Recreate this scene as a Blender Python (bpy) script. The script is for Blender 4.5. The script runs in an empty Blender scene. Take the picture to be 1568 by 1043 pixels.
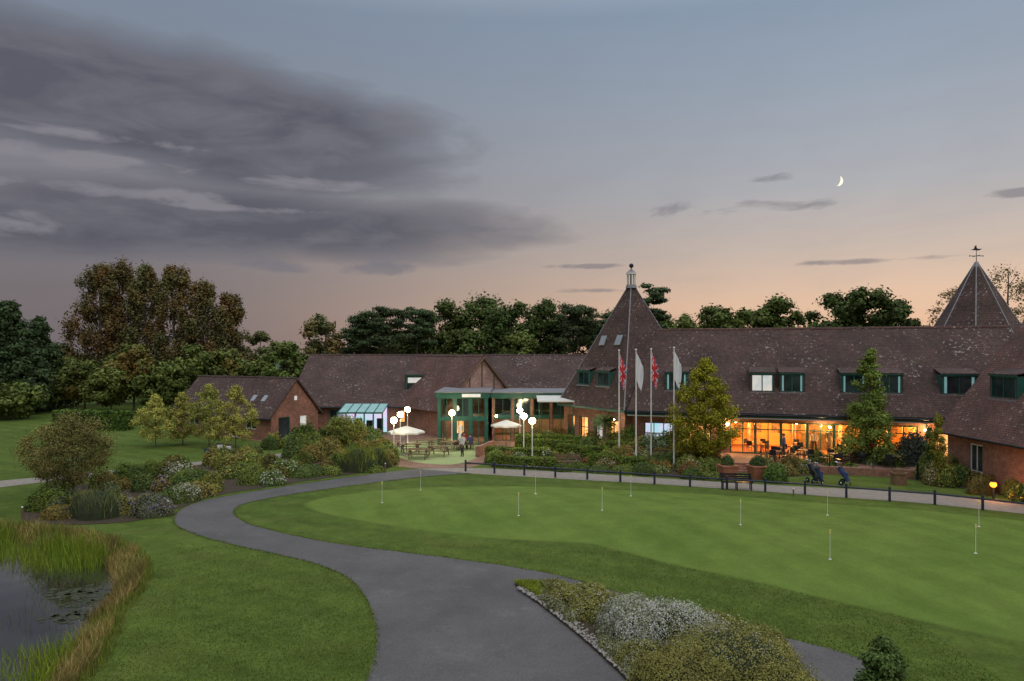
import bpy, math, random, bmesh
import numpy as np
from mathutils import Matrix, Vector
random.seed(5); rng=np.random.default_rng(11)
sc=bpy.context.scene
CAMH=8.0; F=1100.0
# ---- site survey helpers: bearing / depth of features standing on the ground -> metres
def S(px,py,z=0.0):
    d=(CAMH-z)*F/(py-540.0); return ((px-784)/F*d,d)
def Bd(px,d): return ((px-784)/F*d,d)
def topz(py,d): return CAMH-(py-540)*d/F
# ------------------------------------------------------------------ materials
def newmat(name):
    m=bpy.data.materials.new(name); m.use_nodes=True
    nt=m.node_tree; b=nt.nodes['Principled BSDF']; return m,nt,b
def nd(nt,t,**k):
    n=nt.nodes.new(t)
    for a,v in k.items(): setattr(n,a,v)
    return n
def ramp(nt,fac,stops):
    r=nd(nt,'ShaderNodeValToRGB'); e=r.color_ramp.elements
    while len(e)<len(stops): e.new(0.5)
    for i,(p,c) in enumerate(stops):
        e[i].position=p; e[i].color=(c[0],c[1],c[2],1) if not isinstance(c,(int,float)) else (c,c,c,1)
    nt.links.new(fac,r.inputs[0]); return r.outputs[0]
def mixc(nt,fac,a,b,mode='MIX'):
    m=nd(nt,'ShaderNodeMix',data_type='RGBA',blend_type=mode)
    for s,v in ((m.inputs[0],fac),(m.inputs[6],a),(m.inputs[7],b)):
        if isinstance(v,(int,float)): s.default_value=v
        elif isinstance(v,(tuple,list)): s.default_value=(v[0],v[1],v[2],1)
        else: nt.links.new(v,s)
    return m.outputs[2]
def math_(nt,op,a,b=None,c=None,clamp=False):
    m=nd(nt,'ShaderNodeMath',operation=op); m.use_clamp=clamp
    for i,v in enumerate((a,b,c)):
        if v is None: continue
        if isinstance(v,(int,float)): m.inputs[i].default_value=v
        else: nt.links.new(v,m.inputs[i])
    return m.outputs[0]
def noise(nt,vec,scale,detail=4,rough=0.55,dist=0):
    n=nd(nt,'ShaderNodeTexNoise'); n.inputs['Scale'].default_value=scale
    n.inputs['Detail'].default_value=detail; n.inputs['Roughness'].default_value=rough
    n.inputs['Distortion'].default_value=dist
    if vec is not None: nt.links.new(vec,n.inputs['Vector'])
    return n.outputs[0]
def geopos(nt): return nd(nt,'ShaderNodeNewGeometry').outputs['Position']
def bump(nt,b,h,strength,dist):
    n=nd(nt,'ShaderNodeBump'); n.inputs['Strength'].default_value=strength; n.inputs['Distance'].default_value=dist
    nt.links.new(h,n.inputs['Height']); nt.links.new(n.outputs[0],b.inputs['Normal'])
def mat_n(name,c1,c2,scale=3,rough=0.7,metal=0,bs=0.0,bd=0.01):
    m,nt,b=newmat(name); v=geopos(nt)
    n=noise(nt,v,scale); col=ramp(nt,n,[(0.3,c1),(0.7,c2)])
    nt.links.new(col,b.inputs['Base Color']); b.inputs['Roughness'].default_value=rough; b.inputs['Metallic'].default_value=metal
    if bs: bump(nt,b,noise(nt,v,scale*4),bs,bd)
    return m
def mat_e(name,c,s,c2=None,scale=1.0):
    m,nt,b=newmat(name)
    b.inputs['Base Color'].default_value=(c[0]*.5,c[1]*.5,c[2]*.5,1)
    if c2:
        col=ramp(nt,noise(nt,geopos(nt),scale,2),[(0.35,c),(0.65,c2)]); nt.links.new(col,b.inputs['Emission Color'])
    else: b.inputs['Emission Color'].default_value=(*c,1)
    b.inputs['Emission Strength'].default_value=s; return m
def mat_brick(name,c1,c2,mortar,w,h,ms,speck=None,rough=.85,offset=.5,bs=.3):
    m,nt,b=newmat(name); uv=nd(nt,'ShaderNodeUVMap').outputs[0]
    br=nd(nt,'ShaderNodeTexBrick'); br.offset=offset
    br.inputs['Scale'].default_value=1; br.inputs['Brick Width'].default_value=w; br.inputs['Row Height'].default_value=h
    br.inputs['Mortar Size'].default_value=ms; br.inputs['Color1'].default_value=(*c1,1); br.inputs['Color2'].default_value=(*c2,1); br.inputs['Mortar'].default_value=(*mortar,1)
    nt.links.new(uv,br.inputs['Vector'])
    col=br.outputs[0]
    big=noise(nt,uv,.45,5); col=mixc(nt,1.0,col,ramp(nt,big,[(0.25,.55),(0.75,1.4)]),'MULTIPLY')
    fine=noise(nt,uv,3.2,4,.7); col=mixc(nt,1.0,col,ramp(nt,fine,[(0.3,.65),(0.7,1.35)]),'MULTIPLY')
    if speck:
        sp=noise(nt,uv,4.0,3,.6); ar=noise(nt,uv,.35,3)
        k=math_(nt,'ADD',sp,math_(nt,'MULTIPLY',ar,.35)); f=ramp(nt,k,[(0.80,0.0),(0.85,1.0)])
        col=mixc(nt,math_(nt,'MULTIPLY',f,.8),col,speck)
        ms_=noise(nt,uv,.8,4,.65); col=mixc(nt,math_(nt,'MULTIPLY',ramp(nt,ms_,[(.56,0.),(.72,1.)]),.35),col,(.06,.065,.03))
    nt.links.new(col,b.inputs['Base Color']); b.inputs['Roughness'].default_value=rough
    bump(nt,b,br.outputs[1],-bs,.02); return m
M={}
M['tile']=mat_brick('roof_tile',(.072,.042,.037),(.11,.06,.05),(.028,.019,.018),.22,.16,.018,speck=(.34,.29,.27))
M['tile2']=mat_brick('red_roof_tile',(.115,.056,.046),(.16,.075,.058),(.045,.025,.024),.22,.16,.018,speck=(.36,.31,.28))
M['brick']=mat_brick('red_brick',(.25,.085,.05),(.34,.12,.07),(.3,.24,.19),.235,.085,.011)
M['brick_lt']=mat_brick('pink_stock_brick',(.38,.20,.155),(.46,.26,.205),(.4,.34,.3),.235,.085,.011)
M['paver']=mat_brick('brick_paver',(.22,.12,.085),(.3,.17,.12),(.12,.09,.07),.3,.15,.008)
M['green']=mat_n('green_painted_wood',(.010,.082,.064),(.016,.12,.094),2,.45)
M['white']=mat_n('white_paint',(.72,.72,.70),(.82,.82,.8),2,.45)
M['lead']=mat_n('lead_flashing',(.2,.2,.215),(.3,.3,.32),3,.5,.3)
M['skyl']=mat_n('rooflight_glass',(.25,.28,.32),(.35,.38,.42),1,.12)
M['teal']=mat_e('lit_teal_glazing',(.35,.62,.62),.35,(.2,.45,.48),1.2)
M['wood']=mat_n('timber',(.12,.075,.04),(.2,.13,.075),5,.7)
M['dark']=mat_n('dark_metal',(.012,.014,.02),(.03,.034,.045),4,.45,.4)
M['blueblk']=mat_n('rail_paint',(.012,.018,.04),(.025,.035,.06),4,.5)
M['glass_dk'],nt,b=newmat('dark_glass'); b.inputs['Roughness'].default_value=.06
nt.links.new(ramp(nt,noise(nt,geopos(nt),.8,2),[(.3,(.01,.018,.022)),(.7,(.05,.07,.08))]),b.inputs['Base Color'])
m=bpy.data.materials.new('clear_glass'); m.use_nodes=True; nt=m.node_tree; nt.nodes.clear()
o=nd(nt,'ShaderNodeOutputMaterial'); mx=nd(nt,'ShaderNodeMixShader'); tr=nd(nt,'ShaderNodeBsdfTransparent'); gl=nd(nt,'ShaderNodeBsdfGlossy'); gl.inputs['Roughness'].default_value=.03
mx.inputs[0].default_value=.08; nt.links.new(tr.outputs[0],mx.inputs[1]); nt.links.new(gl.outputs[0],mx.inputs[2]); nt.links.new(mx.outputs[0],o.inputs[0]); M['glass']=m
M['lit']=mat_e('lit_room',(1,.47,.13),2.2,(.5,.19,.06),1.1)
M['litw']=mat_e('lit_blind',(1,.93,.82),.5,(.65,.75,.78),2)
M['litp']=mat_e('lit_cool_room',(.85,.62,.92),1.0,(.35,.75,.80),1.5)
M['globe']=mat_e('lamp_globe_glass',(1,.82,.45),70)
M['bulb']=mat_e('ceiling_bulb',(1,.55,.2),34)
M['bulb_o']=mat_e('amber_bulb',(1,.28,.02),3.2)
M['roomwall']=mat_n('warm_plaster',(.62,.32,.10),(.75,.43,.15),1.2,.8)
M['roomfloor']=mat_n('carpet',(.2,.08,.04),(.3,.12,.06),2,.9)
M['art']=mat_n('picture_canvas',(.05,.03,.03),(.5,.3,.15),3,.6)
M['terra']=mat_n('terracotta',(.3,.11,.06),(.4,.16,.09),4,.8)
M['stone']=mat_n('pale_stone',(.22,.21,.19),(.40,.38,.35),6,.85,0,.4,.02)
M['red']=mat_n('flag_red',(.60,.03,.04),(.7,.05,.06),2,.7)
M['blue']=mat_n('flag_blue',(.03,.05,.30),(.05,.08,.40),2,.7)
M['fwhite']=mat_n('flag_white',(.78,.78,.82),(.85,.85,.88),2,.7)
M['canvas']=mat_n('parasol_canvas',(.65,.66,.6),(.78,.78,.74),2,.8)
M['yellow']=mat_n('pin_yellow',(.7,.6,.2),(.8,.7,.3),2,.6)
M['skin']=mat_n('skin',(.42,.24,.17),(.5,.3,.22),4,.6)
M['hair']=mat_n('hair',(.03,.02,.015),(.07,.045,.03),8,.7)
M['cloth1']=mat_n('shirt_white',(.5,.5,.52),(.65,.65,.66),6,.85)
M['cloth2']=mat_n('shirt_blue',(.03,.05,.14),(.05,.08,.2),6,.85)
M['cloth3']=mat_n('shirt_red',(.3,.03,.03),(.38,.06,.05),6,.85)
M['trous']=mat_n('trousers',(.02,.022,.03),(.05,.05,.06),6,.85)
M['soil']=mat_n('bark_mulch',(.03,.022,.013),(.085,.06,.035),9,.95,0,.8,.04)
# asphalt
m,nt,b=newmat('asphalt'); v=geopos(nt)
c=ramp(nt,noise(nt,v,.35,5,.6),[(.3,(.082,.080,.082)),(.7,(.125,.121,.121))])
c=mixc(nt,1,c,ramp(nt,noise(nt,v,22,4,.8),[(.3,.62),(.7,1.38)]),'MULTIPLY')
st=noise(nt,v,1.1,6,.7); c=mixc(nt,math_(nt,'MULTIPLY',ramp(nt,st,[(.52,0.),(.72,1.)]),.4),c,(.06,.06,.062))
st=noise(nt,v,.7,7,.75,1.2); c=mixc(nt,math_(nt,'MULTIPLY',ramp(nt,st,[(.57,0.),(.66,1.)]),.35),c,(.18,.172,.16))
nt.links.new(c,b.inputs['Base Color']); b.inputs['Roughness'].default_value=.85; bump(nt,b,noise(nt,v,45,2),.45,.015); M['asphalt']=m
M['tanpath']=mat_n('resin_gravel_path',(.22,.195,.17),(.32,.285,.25),3,.9,0,.3,.01)
M['turf']=mat_n('artificial_turf',(.26,.33,.14),(.33,.40,.18),1.5,.9)
def foliage_mat(name,autumn=None,am=.0,lo=.72,hi=1.3):
    m,nt,b=newmat(name)
    g=nd(nt,'ShaderNodeNewGeometry'); a=nd(nt,'ShaderNodeAttribute',attribute_name='tint'); oi=nd(nt,'ShaderNodeObjectInfo')
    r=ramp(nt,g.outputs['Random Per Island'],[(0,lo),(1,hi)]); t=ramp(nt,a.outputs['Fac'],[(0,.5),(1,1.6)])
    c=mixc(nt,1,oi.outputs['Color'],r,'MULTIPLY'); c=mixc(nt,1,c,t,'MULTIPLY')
    hs=nd(nt,'ShaderNodeHueSaturation'); nt.links.new(c,hs.inputs['Color']); nt.links.new(math_(nt,'MULTIPLY_ADD',noise(nt,g.outputs['Position'],.9,2),.06,.465),hs.inputs['Hue']); hs.inputs['Saturation'].default_value=1.08; c=hs.outputs[0]
    if autumn:
        f=ramp(nt,noise(nt,g.outputs['Position'],.25,3),[(.45,0.),(.65,am)]); c=mixc(nt,f,c,mixc(nt,1,autumn,r,'MULTIPLY'))
    nt.links.new(c,b.inputs['Base Color']); b.inputs['Roughness'].default_value=.7
    b.inputs['Specular IOR Level'].default_value=.15
    return m
M['leaf']=foliage_mat('foliage'); M['leafA']=foliage_mat('autumn_foliage',autumn=(.24,.115,.035),am=.65)
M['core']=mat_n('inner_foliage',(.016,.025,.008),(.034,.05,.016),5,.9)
M['bark']=mat_n('bark',(.07,.06,.05),(.15,.13,.11),5,.9,0,.5,.03)
M['flw']=mat_n('white_flower',(.45,.46,.40),(.62,.62,.57),20,.8)
M['silver']=mat_n('silver_leaf',(.30,.31,.24),(.46,.46,.39),20,.8)
M['fly']=mat_n('yellow_flower',(.5,.4,.06),(.65,.55,.1),20,.8)
M['flp']=mat_n('lilac_flower',(.2,.16,.28),(.32,.25,.4),20,.8)
M['flr']=mat_n('red_flower',(.35,.05,.04),(.45,.08,.06),20,.8)
# ------------------------------------------------------------------ mesh builder
class MB:
    def __init__(s): s.v=[];s.f=[];s.m=[];s.sm=[];s.T=Matrix.Identity(4)
    def face(s,pts,mat,smooth=False):
        i=len(s.v)
        for p in pts: s.v.append(tuple(s.T@Vector(p)))
        s.f.append(tuple(range(i,i+len(pts)))); s.m.append(mat); s.sm.append(smooth)
    def box(s,x0,y0,z0,x1,y1,z1,mat):
        p=[(x0,y0,z0),(x1,y0,z0),(x1,y1,z0),(x0,y1,z0),(x0,y0,z1),(x1,y0,z1),(x1,y1,z1),(x0,y1,z1)]
        for q in ((3,2,1,0),(4,5,6,7),(0,1,5,4),(1,2,6,5),(2,3,7,6),(3,0,4,7)): s.face([p[k] for k in q],mat)
    def prism(s,lo,hi,mat):
        n=len(lo); s.face(list(lo)[::-1],mat); s.face(hi,mat)
        for i in range(n): j=(i+1)%n; s.face([lo[i],lo[j],hi[j],hi[i]],mat)
    def cyl(s,p0,p1,r0,r1,n,mat,cap=True):
        p0=Vector(p0);p1=Vector(p1);d=(p1-p0).normalized()
        a=d.cross(Vector((0,0,1))); a=Vector((1,0,0)) if a.length<1e-3 else a.normalized(); b=d.cross(a)
        c=[(math.cos(2*math.pi*i/n),math.sin(2*math.pi*i/n)) for i in range(n)]
        lo=[p0+(a*x+b*y)*r0 for x,y in c]; hi=[p1+(a*x+b*y)*r1 for x,y in c]
        for i in range(n):
            j=(i+1)%n; s.face([lo[j],lo[i],hi[i],hi[j]],mat,n>6)
        if cap: s.face(lo,mat); s.face(hi[::-1],mat)
    def ball(s,c,r,mat,n=12,sc3=(1,1,1)):
        c=Vector(c); R=max(4,n//2)
        def P(i,j):
            t=math.pi*i/R; f=2*math.pi*j/n
            return c+Vector((math.sin(t)*math.cos(f)*sc3[0],math.sin(t)*math.sin(f)*sc3[1],math.cos(t)*sc3[2]))*r
        for i in range(R):
            for j in range(n):
                q=[P(i,j),P(i+1,j),P(i+1,j+1),P(i,j+1)]
                if i==0: q=[q[0],q[1],q[2]]
                elif i==R-1: q=[q[0],q[1],q[3]]
                s.face(q,mat,True)
    def build(s,name,parent=None,loc=(0,0,0),rot=0):
        me=bpy.data.meshes.new(name); me.from_pydata(s.v,[],s.f)
        names=[]
        for k in s.m:
            if k not in names: names.append(k)
        for k in names: me.materials.append(M[k])
        me.polygons.foreach_set('material_index',[names.index(k) for k in s.m])
        me.polygons.foreach_set('use_smooth',s.sm)
        uv=me.uv_layers.new(name='UVMap'); out=[]
        V=s.v
        for f in s.f:
            a=Vector(V[f[0]]);b=Vector(V[f[1]]);c=Vector(V[f[2]])
            n=(b-a).cross(c-a)
            n=n.normalized() if n.length>1e-9 else Vector((0,0,1))
            t=Vector((0,0,1)).cross(n); t=Vector((1,0,0)) if t.length<1e-3 else t.normalized()
            bb=n.cross(t)
            for k in f:
                p=Vector(V[k]); out+= [p.dot(t),p.dot(bb)]
        uv.data.foreach_set('uv',out); me.update()
        o=bpy.data.objects.new(name,me); sc.collection.objects.link(o)
        o.location=loc; o.rotation_euler=(0,0,rot)
        if parent: o.parent=parent
        return o
def empty(name,loc,rot=0):
    e=bpy.data.objects.new(name,None); sc.collection.objects.link(e); e.location=loc; e.rotation_euler=(0,0,rot); e.empty_display_size=.3; return e
def wall(mb,x0,x1,z0,z1,y,th,ops,mat):
    xs=sorted({x0,x1,*[o[0] for o in ops],*[o[1] for o in ops]}); zs=sorted({z0,z1,*[o[2] for o in ops],*[o[3] for o in ops]})
    for i in range(len(xs)-1):
        for j in range(len(zs)-1):
            cx=(xs[i]+xs[i+1])/2; cz=(zs[j]+zs[j+1])/2
            if any(o[0]<cx<o[1] and o[2]<cz<o[3] for o in ops): continue
            a,b,c,d=xs[i],xs[i+1],zs[j],zs[j+1]
            mb.face([(a,y,c),(b,y,c),(b,y,d),(a,y,d)],mat); mb.face([(b,y+th,c),(a,y+th,c),(a,y+th,d),(b,y+th,d)],mat)
    for a,b,c,d in ops:
        mb.face([(a,y,c),(a,y,d),(a,y+th,d),(a,y+th,c)],mat); mb.face([(b,y,d),(b,y,c),(b,y+th,c),(b,y+th,d)],mat)
        mb.face([(a,y,d),(b,y,d),(b,y+th,d),(a,y+th,d)],mat); mb.face([(b,y,c),(a,y,c),(a,y+th,c),(b,y+th,c)],mat)
def window(mb,a,b,c,d,y,nx,nz,fr='green',gl='glass_dk',back=None,w=.08):
    y0=y+.06; y1=y+.14
    mb.box(a,y0,c,a+w,y1,d,fr); mb.box(b-w,y0,c,b,y1,d,fr)
    mb.box(a+w,y0+.004,c,b-w,y1-.004,c+w,fr); mb.box(a+w,y0+.004,d-w,b-w,y1-.004,d,fr)
    for i in range(1,nx):
        x=a+(b-a)*i/nx; mb.box(x-w*.4,y0+.008,c+w,x+w*.4,y1-.008,d-w,fr)
    for i in range(1,nz):
        z=c+(d-c)*i/nz; mb.box(a+w,y0+.012,z-w*.4,b-w,y1-.012,z+w*.4,fr)
    yy=y+.10
    mb.face([(a+w*.5,yy,c+w*.5),(b-w*.5,yy,c+w*.5),(b-w*.5,yy,d-w*.5),(a+w*.5,yy,d-w*.5)],gl)
    if back: mb.face([(a-.05,y+.45,c-.05),(b+.05,y+.45,c-.05),(b+.05,y+.45,d+.05),(a-.05,y+.45,d+.05)],back)
def roof_slab(mb,e0,e1,r1,r0,th,mat,edge='green'):
    e0,e1,r1,r0=map(Vector,(e0,e1,r1,r0)); n=(e1-e0).cross(r0-e0).normalized()*th
    if n.z<0: n=-n
    lo=[e0,e1,r1,r0]; hi=[p+n for p in lo]
    mb.face(hi,mat); mb.face(lo[::-1],mat)
    for i in range(4):
        j=(i+1)%4; mb.face([lo[i],lo[j],hi[j],hi[i]],edge if i==0 else mat)
def dormer(mb,x,w,y,z0,z1,slope,gl='glass_dk',nx=2):
    """shed dormer on a roof rising in +y, front face at depth y; roof height at y is z0"""
    a,b=x-w/2,x+w/2; yb=y+(z1+.15-z0)/slope
    window(mb,a,b,z0,z1,y-.06,nx,1,'green',gl,None,.10)
    for xx in (a-.09,b+.01):
        mb.prism([(xx,y,z0-.1),(xx+.08,y,z0-.1),(xx+.08,y,z1),(xx,y,z1)],[(xx,y+.02,z0-.08),(xx+.08,y+.02,z0-.08),(xx+.08,yb,z1+.1),(xx,yb,z1+.1)],'tile')
        mb.face([(xx-.003,y,z0-.1),(xx-.003,y,z1),(xx-.003,yb,z1)],'green'); 
        mb.face([(xx+.083,y,z0-.1),(xx+.083,y,z1),(xx+.083,yb,z1)],'green')
    mb.box(a-.12,y-.10,z1+.003,b+.12,y+.0,z1+.09,'green')
    mb.prism([(a-.14,y-.12,z1+.095),(b+.14,y-.12,z1+.095),(b+.14,yb+.4,z1+.45),(a-.14,yb+.4,z1+.45)],[(a-.14,y-.12,z1+.15),(b+.14,y-.12,z1+.15),(b+.14,yb+.4,z1+.5),(a-.14,yb+.4,z1+.5)],'tile')
    mb.box(a-.1,y-.12,z0-.10,b+.1,y+.05,z0-.004,'lead')
def gable_roof(e,L,W,ze,zr,over=.5,gov=.3,tile='tile',x0=0):
    mb=MB(); k=(zr-ze)/(W/2)
    for s in (0,1):
        if s==0: roof_slab(mb,(x0-gov,-over,ze-over*k+.03),(L+gov,-over,ze-over*k+.03),(L+gov,W/2,zr+.03),(x0-gov,W/2,zr+.03),.14,tile)
        else: roof_slab(mb,(L+gov,W+over,ze-over*k+.03),(x0-gov,W+over,ze-over*k+.03),(x0-gov,W/2,zr+.03),(L+gov,W/2,zr+.03),.14,tile)
    n=int((L-x0+2*gov)/.45)
    for i in range(n):
        a=x0-gov+(L-x0+2*gov)*i/n; mb.cyl((a,W/2,zr+.13),(a+(L-x0+2*gov)/n*.97,W/2,zr+.15),.13,.145,8,tile)
    mb.cyl((x0-gov,-over-.08,ze-over*k+.05),(L+gov,-over-.08,ze-over*k+.05),.075,.075,8,'dark')
    mb.build('roof',e); return k
def gable_walls(mb,L,W,ze,zr,front,left=[],right=[],th=.3,mat='brick'):
    wall(mb,0,L,0,ze,0,th,front,mat)
    mb.face([(L,W,0),(0,W,0),(0,W,ze),(L,W,ze)],mat)
    T=mb.T.copy()
    mb.T=T@Matrix.Translation((L,0,0))@Matrix.Rotation(math.pi/2,4,'Z'); wall(mb,0,W,0,ze,0,th,right,mat)
    mb.face([(0,0,ze),(W,0,ze),(W/2,0,zr)],mat)
    mb.T=T@Matrix.Translation((0,W,0))@Matrix.Rotation(-math.pi/2,4,'Z'); wall(mb,0,W,0,ze,0,th,left,mat)
    mb.face([(0,0,ze),(W,0,ze),(W/2,0,zr)],mat)
    mb.T=T
# ------------------------------------------------------------------ foliage (numpy)
def leafmesh(C,N,size,asp=.6):
    n=len(C); N=N+rng.normal(0,.5,(n,3)); N/=np.linalg.norm(N,axis=1,keepdims=True)+1e-9
    R=rng.normal(0,1,(n,3)); T=np.cross(N,R); T/=np.linalg.norm(T,axis=1,keepdims=True)+1e-9; Bv=np.cross(N,T)
    s=(size*rng.uniform(.6,1.25,n))[:,None]
    return np.stack([C-T*s,C+Bv*s*asp,C+T*s,C-Bv*s*asp],1).reshape(-1,3)
def build_np(name,groups,solid=None,loc=(0,0,0),color=(.06,.1,.03),parent=None):
    Vs=[];mi=[];ti=[];keys=[]
    for V,k,t in groups:
        if len(V)==0: continue
        if k not in keys: keys.append(k)
        Vs.append(V); nq=len(V)//4; mi.append(np.full(nq,keys.index(k))); ti.append(np.repeat(np.broadcast_to(t,(nq,)),4))
    V=np.concatenate(Vs); nq=len(V)//4; mi=np.concatenate(mi); ti=np.concatenate(ti)
    sl=[];st=[];sm=[]
    if solid:
        base=len(V)
        for f,m in zip(solid.f,solid.m):
            if m not in keys: keys.append(m)
            st.append(nq*4+len(sl)); sl+= [base+i for i in f]; sm.append(keys.index(m))
        sv=np.array(solid.v,float).reshape(-1,3); V=np.concatenate([V,sv]); ti=np.concatenate([ti,np.full(len(sv),.5)])
    me=bpy.data.meshes.new(name); me.vertices.add(len(V)); me.vertices.foreach_set('co',V.astype(np.float32).ravel())
    loops=np.concatenate([np.arange(nq*4),np.array(sl,int)]) if sl else np.arange(nq*4)
    me.loops.add(len(loops)); me.loops.foreach_set('vertex_index',loops.astype(np.int32))
    starts=np.concatenate([np.arange(nq)*4,np.array(st,int)]) if sl else np.arange(nq)*4
    me.polygons.add(len(starts)); me.polygons.foreach_set('loop_start',starts.astype(np.int32))
    me.polygons.foreach_set('material_index',np.concatenate([mi,np.array(sm,int)]).astype(np.int32) if sl else mi.astype(np.int32))
    for k in keys: me.materials.append(M[k])
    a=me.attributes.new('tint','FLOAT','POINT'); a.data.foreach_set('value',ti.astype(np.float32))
    me.update(calc_edges=True); me.validate()
    o=bpy.data.objects.new(name,me); sc.collection.objects.link(o); o.location=loc; o.color=(*color,1)
    if parent: o.parent=parent
    return o
def unit(n):
    v=rng.normal(0,1,(n,3)); return v/np.linalg.norm(v,axis=1,keepdims=True)
def tree(name,x,y,H,R,kind='round',leaf=.2,nc=30,nl=150,color=(.04,.07,.025),mat='leaf',z0=0,dens=1.0,tr=None):
    cl=[];tr=tr or max(.05,H*.018); sq=rng.uniform(-.12,.12,4)
    for i in range(nc):
        a=rng.uniform(0,2*math.pi); u=math.sqrt(rng.uniform(0.02,1)); lob=1+.14*math.sin(2*a+sq[0]*20)+.10*math.sin(3*a+sq[1]*30)
        if kind=='round':
            t=rng.uniform(-1,1); rr=math.sqrt(max(0,1-t*t*.95))*lob; c=(math.cos(a)*u*R*.8*rr,math.sin(a)*u*R*.8*rr,H*.58+t*H*.35); rc=R*rng.uniform(.20,.34); fl=.75
        elif kind=='cone':
            t=rng.uniform(0,1)**1.2; rr=R*(1-t)**.75*.85*lob+.04*R; c=(math.cos(a)*u*rr,math.sin(a)*u*rr,H*(.10+.86*t)); rc=R*(.34-.20*t); fl=.7
        elif kind=='egg':
            t=rng.uniform(0,1); rr=R*.85*lob*math.sin(math.pi*min(1,(t*.86+.14))**.75)**.8; c=(math.cos(a)*u*rr,math.sin(a)*u*rr,H*(.16+.79*t)); rc=R*rng.uniform(.2,.32)*(1.1-.5*t); fl=.8
        elif kind=='poplar':
            t=rng.uniform(0,1); rr=R*(1.0-.72*t**2.2)*(.55+.45*min(1,t*4))*lob; c=(math.cos(a)*u*rr*.85,math.sin(a)*u*rr*.85,H*(.12+.84*t)); rc=R*rng.uniform(.16,.28)*(1.15-.45*t); fl=1.5
        elif kind=='column':
            t=rng.uniform(0,1); rr=R*math.sin(math.pi*(t*.8+.2))**.6*.6; c=(math.cos(a)*u*rr,math.sin(a)*u*rr,H*(.08+.86*t)); rc=R*.5*(1.15-.6*t); fl=1.4
        else: # pine
            t=rng.uniform(0,1); rr=R*(1-.45*t)*lob; c=(math.cos(a)*u*rr*.85,math.sin(a)*u*rr*.85,H*(.60+.36*t)); rc=R*rng.uniform(.24,.38); fl=.34
        cl.append((np.array(c),rc,fl))
    g=[]
    for c,rc,fl in cl:
        n=int(nl*dens*rng.uniform(.6,1.4)); d=unit(n); rad=rc*np.minimum(np.abs(rng.normal(.62,.30,n)),1.45)
        P=d*rad[:,None]; P[:,2]*=fl; Nn=d.copy(); Nn[:,2]+=.5
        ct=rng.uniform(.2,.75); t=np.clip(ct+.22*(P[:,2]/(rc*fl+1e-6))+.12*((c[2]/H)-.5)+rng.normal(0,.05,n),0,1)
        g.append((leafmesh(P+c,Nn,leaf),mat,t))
    mb=MB(); zt=H*(.92 if kind!='pine' else .8)
    bend=rng.normal(0,.02*H,2); pts=[Vector((bend[0]*k*k,bend[1]*k*k,zt*k)) for k in (0,.25,.5,.75,1)]
    for i in range(4): mb.cyl(pts[i],pts[i+1],tr*(1-.22*i),tr*(1-.22*(i+1)),7,'bark',False)
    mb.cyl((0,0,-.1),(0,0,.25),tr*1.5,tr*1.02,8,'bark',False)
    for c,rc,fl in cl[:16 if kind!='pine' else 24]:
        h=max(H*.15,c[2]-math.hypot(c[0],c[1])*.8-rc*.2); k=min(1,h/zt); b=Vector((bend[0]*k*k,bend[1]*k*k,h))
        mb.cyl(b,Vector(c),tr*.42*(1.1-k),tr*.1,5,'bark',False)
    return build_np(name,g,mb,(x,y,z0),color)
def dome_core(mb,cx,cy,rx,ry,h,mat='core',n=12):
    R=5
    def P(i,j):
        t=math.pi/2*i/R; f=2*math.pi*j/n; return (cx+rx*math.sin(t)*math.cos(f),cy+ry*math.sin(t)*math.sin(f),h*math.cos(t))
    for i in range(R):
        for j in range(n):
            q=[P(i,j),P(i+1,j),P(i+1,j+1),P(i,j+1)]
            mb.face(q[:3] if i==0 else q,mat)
def blades(pts,h,w,lean=.25,per=1):
    pts=np.repeat(np.asarray(pts,float),per,0); n=len(pts)
    a=rng.uniform(0,2*math.pi,n); dx=np.stack([np.cos(a),np.sin(a),np.zeros(n)],1); b=rng.uniform(0,2*math.pi,n)
    ln=np.stack([np.cos(b),np.sin(b),np.zeros(n)],1)*(rng.uniform(.2,1,n)*lean)[:,None]
    hh=(h*rng.uniform(.55,1.15,n)); W=(w*rng.uniform(.6,1.2,n))[:,None]
    mid=pts+ln*(hh*.35)[:,None]+np.array([0,0,1.])*(hh*.6)[:,None]; tip=pts+ln*(hh)[:,None]+np.array([0,0,1.])*hh[:,None]
    q1=np.stack([pts-dx*W,pts+dx*W,mid+dx*W*.8,mid-dx*W*.8],1); q2=np.stack([mid-dx*W*.8,mid+dx*W*.8,tip+dx*W*.1,tip-dx*W*.1],1)
    return np.stack([q1,q2],1).reshape(-1,3)
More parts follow.
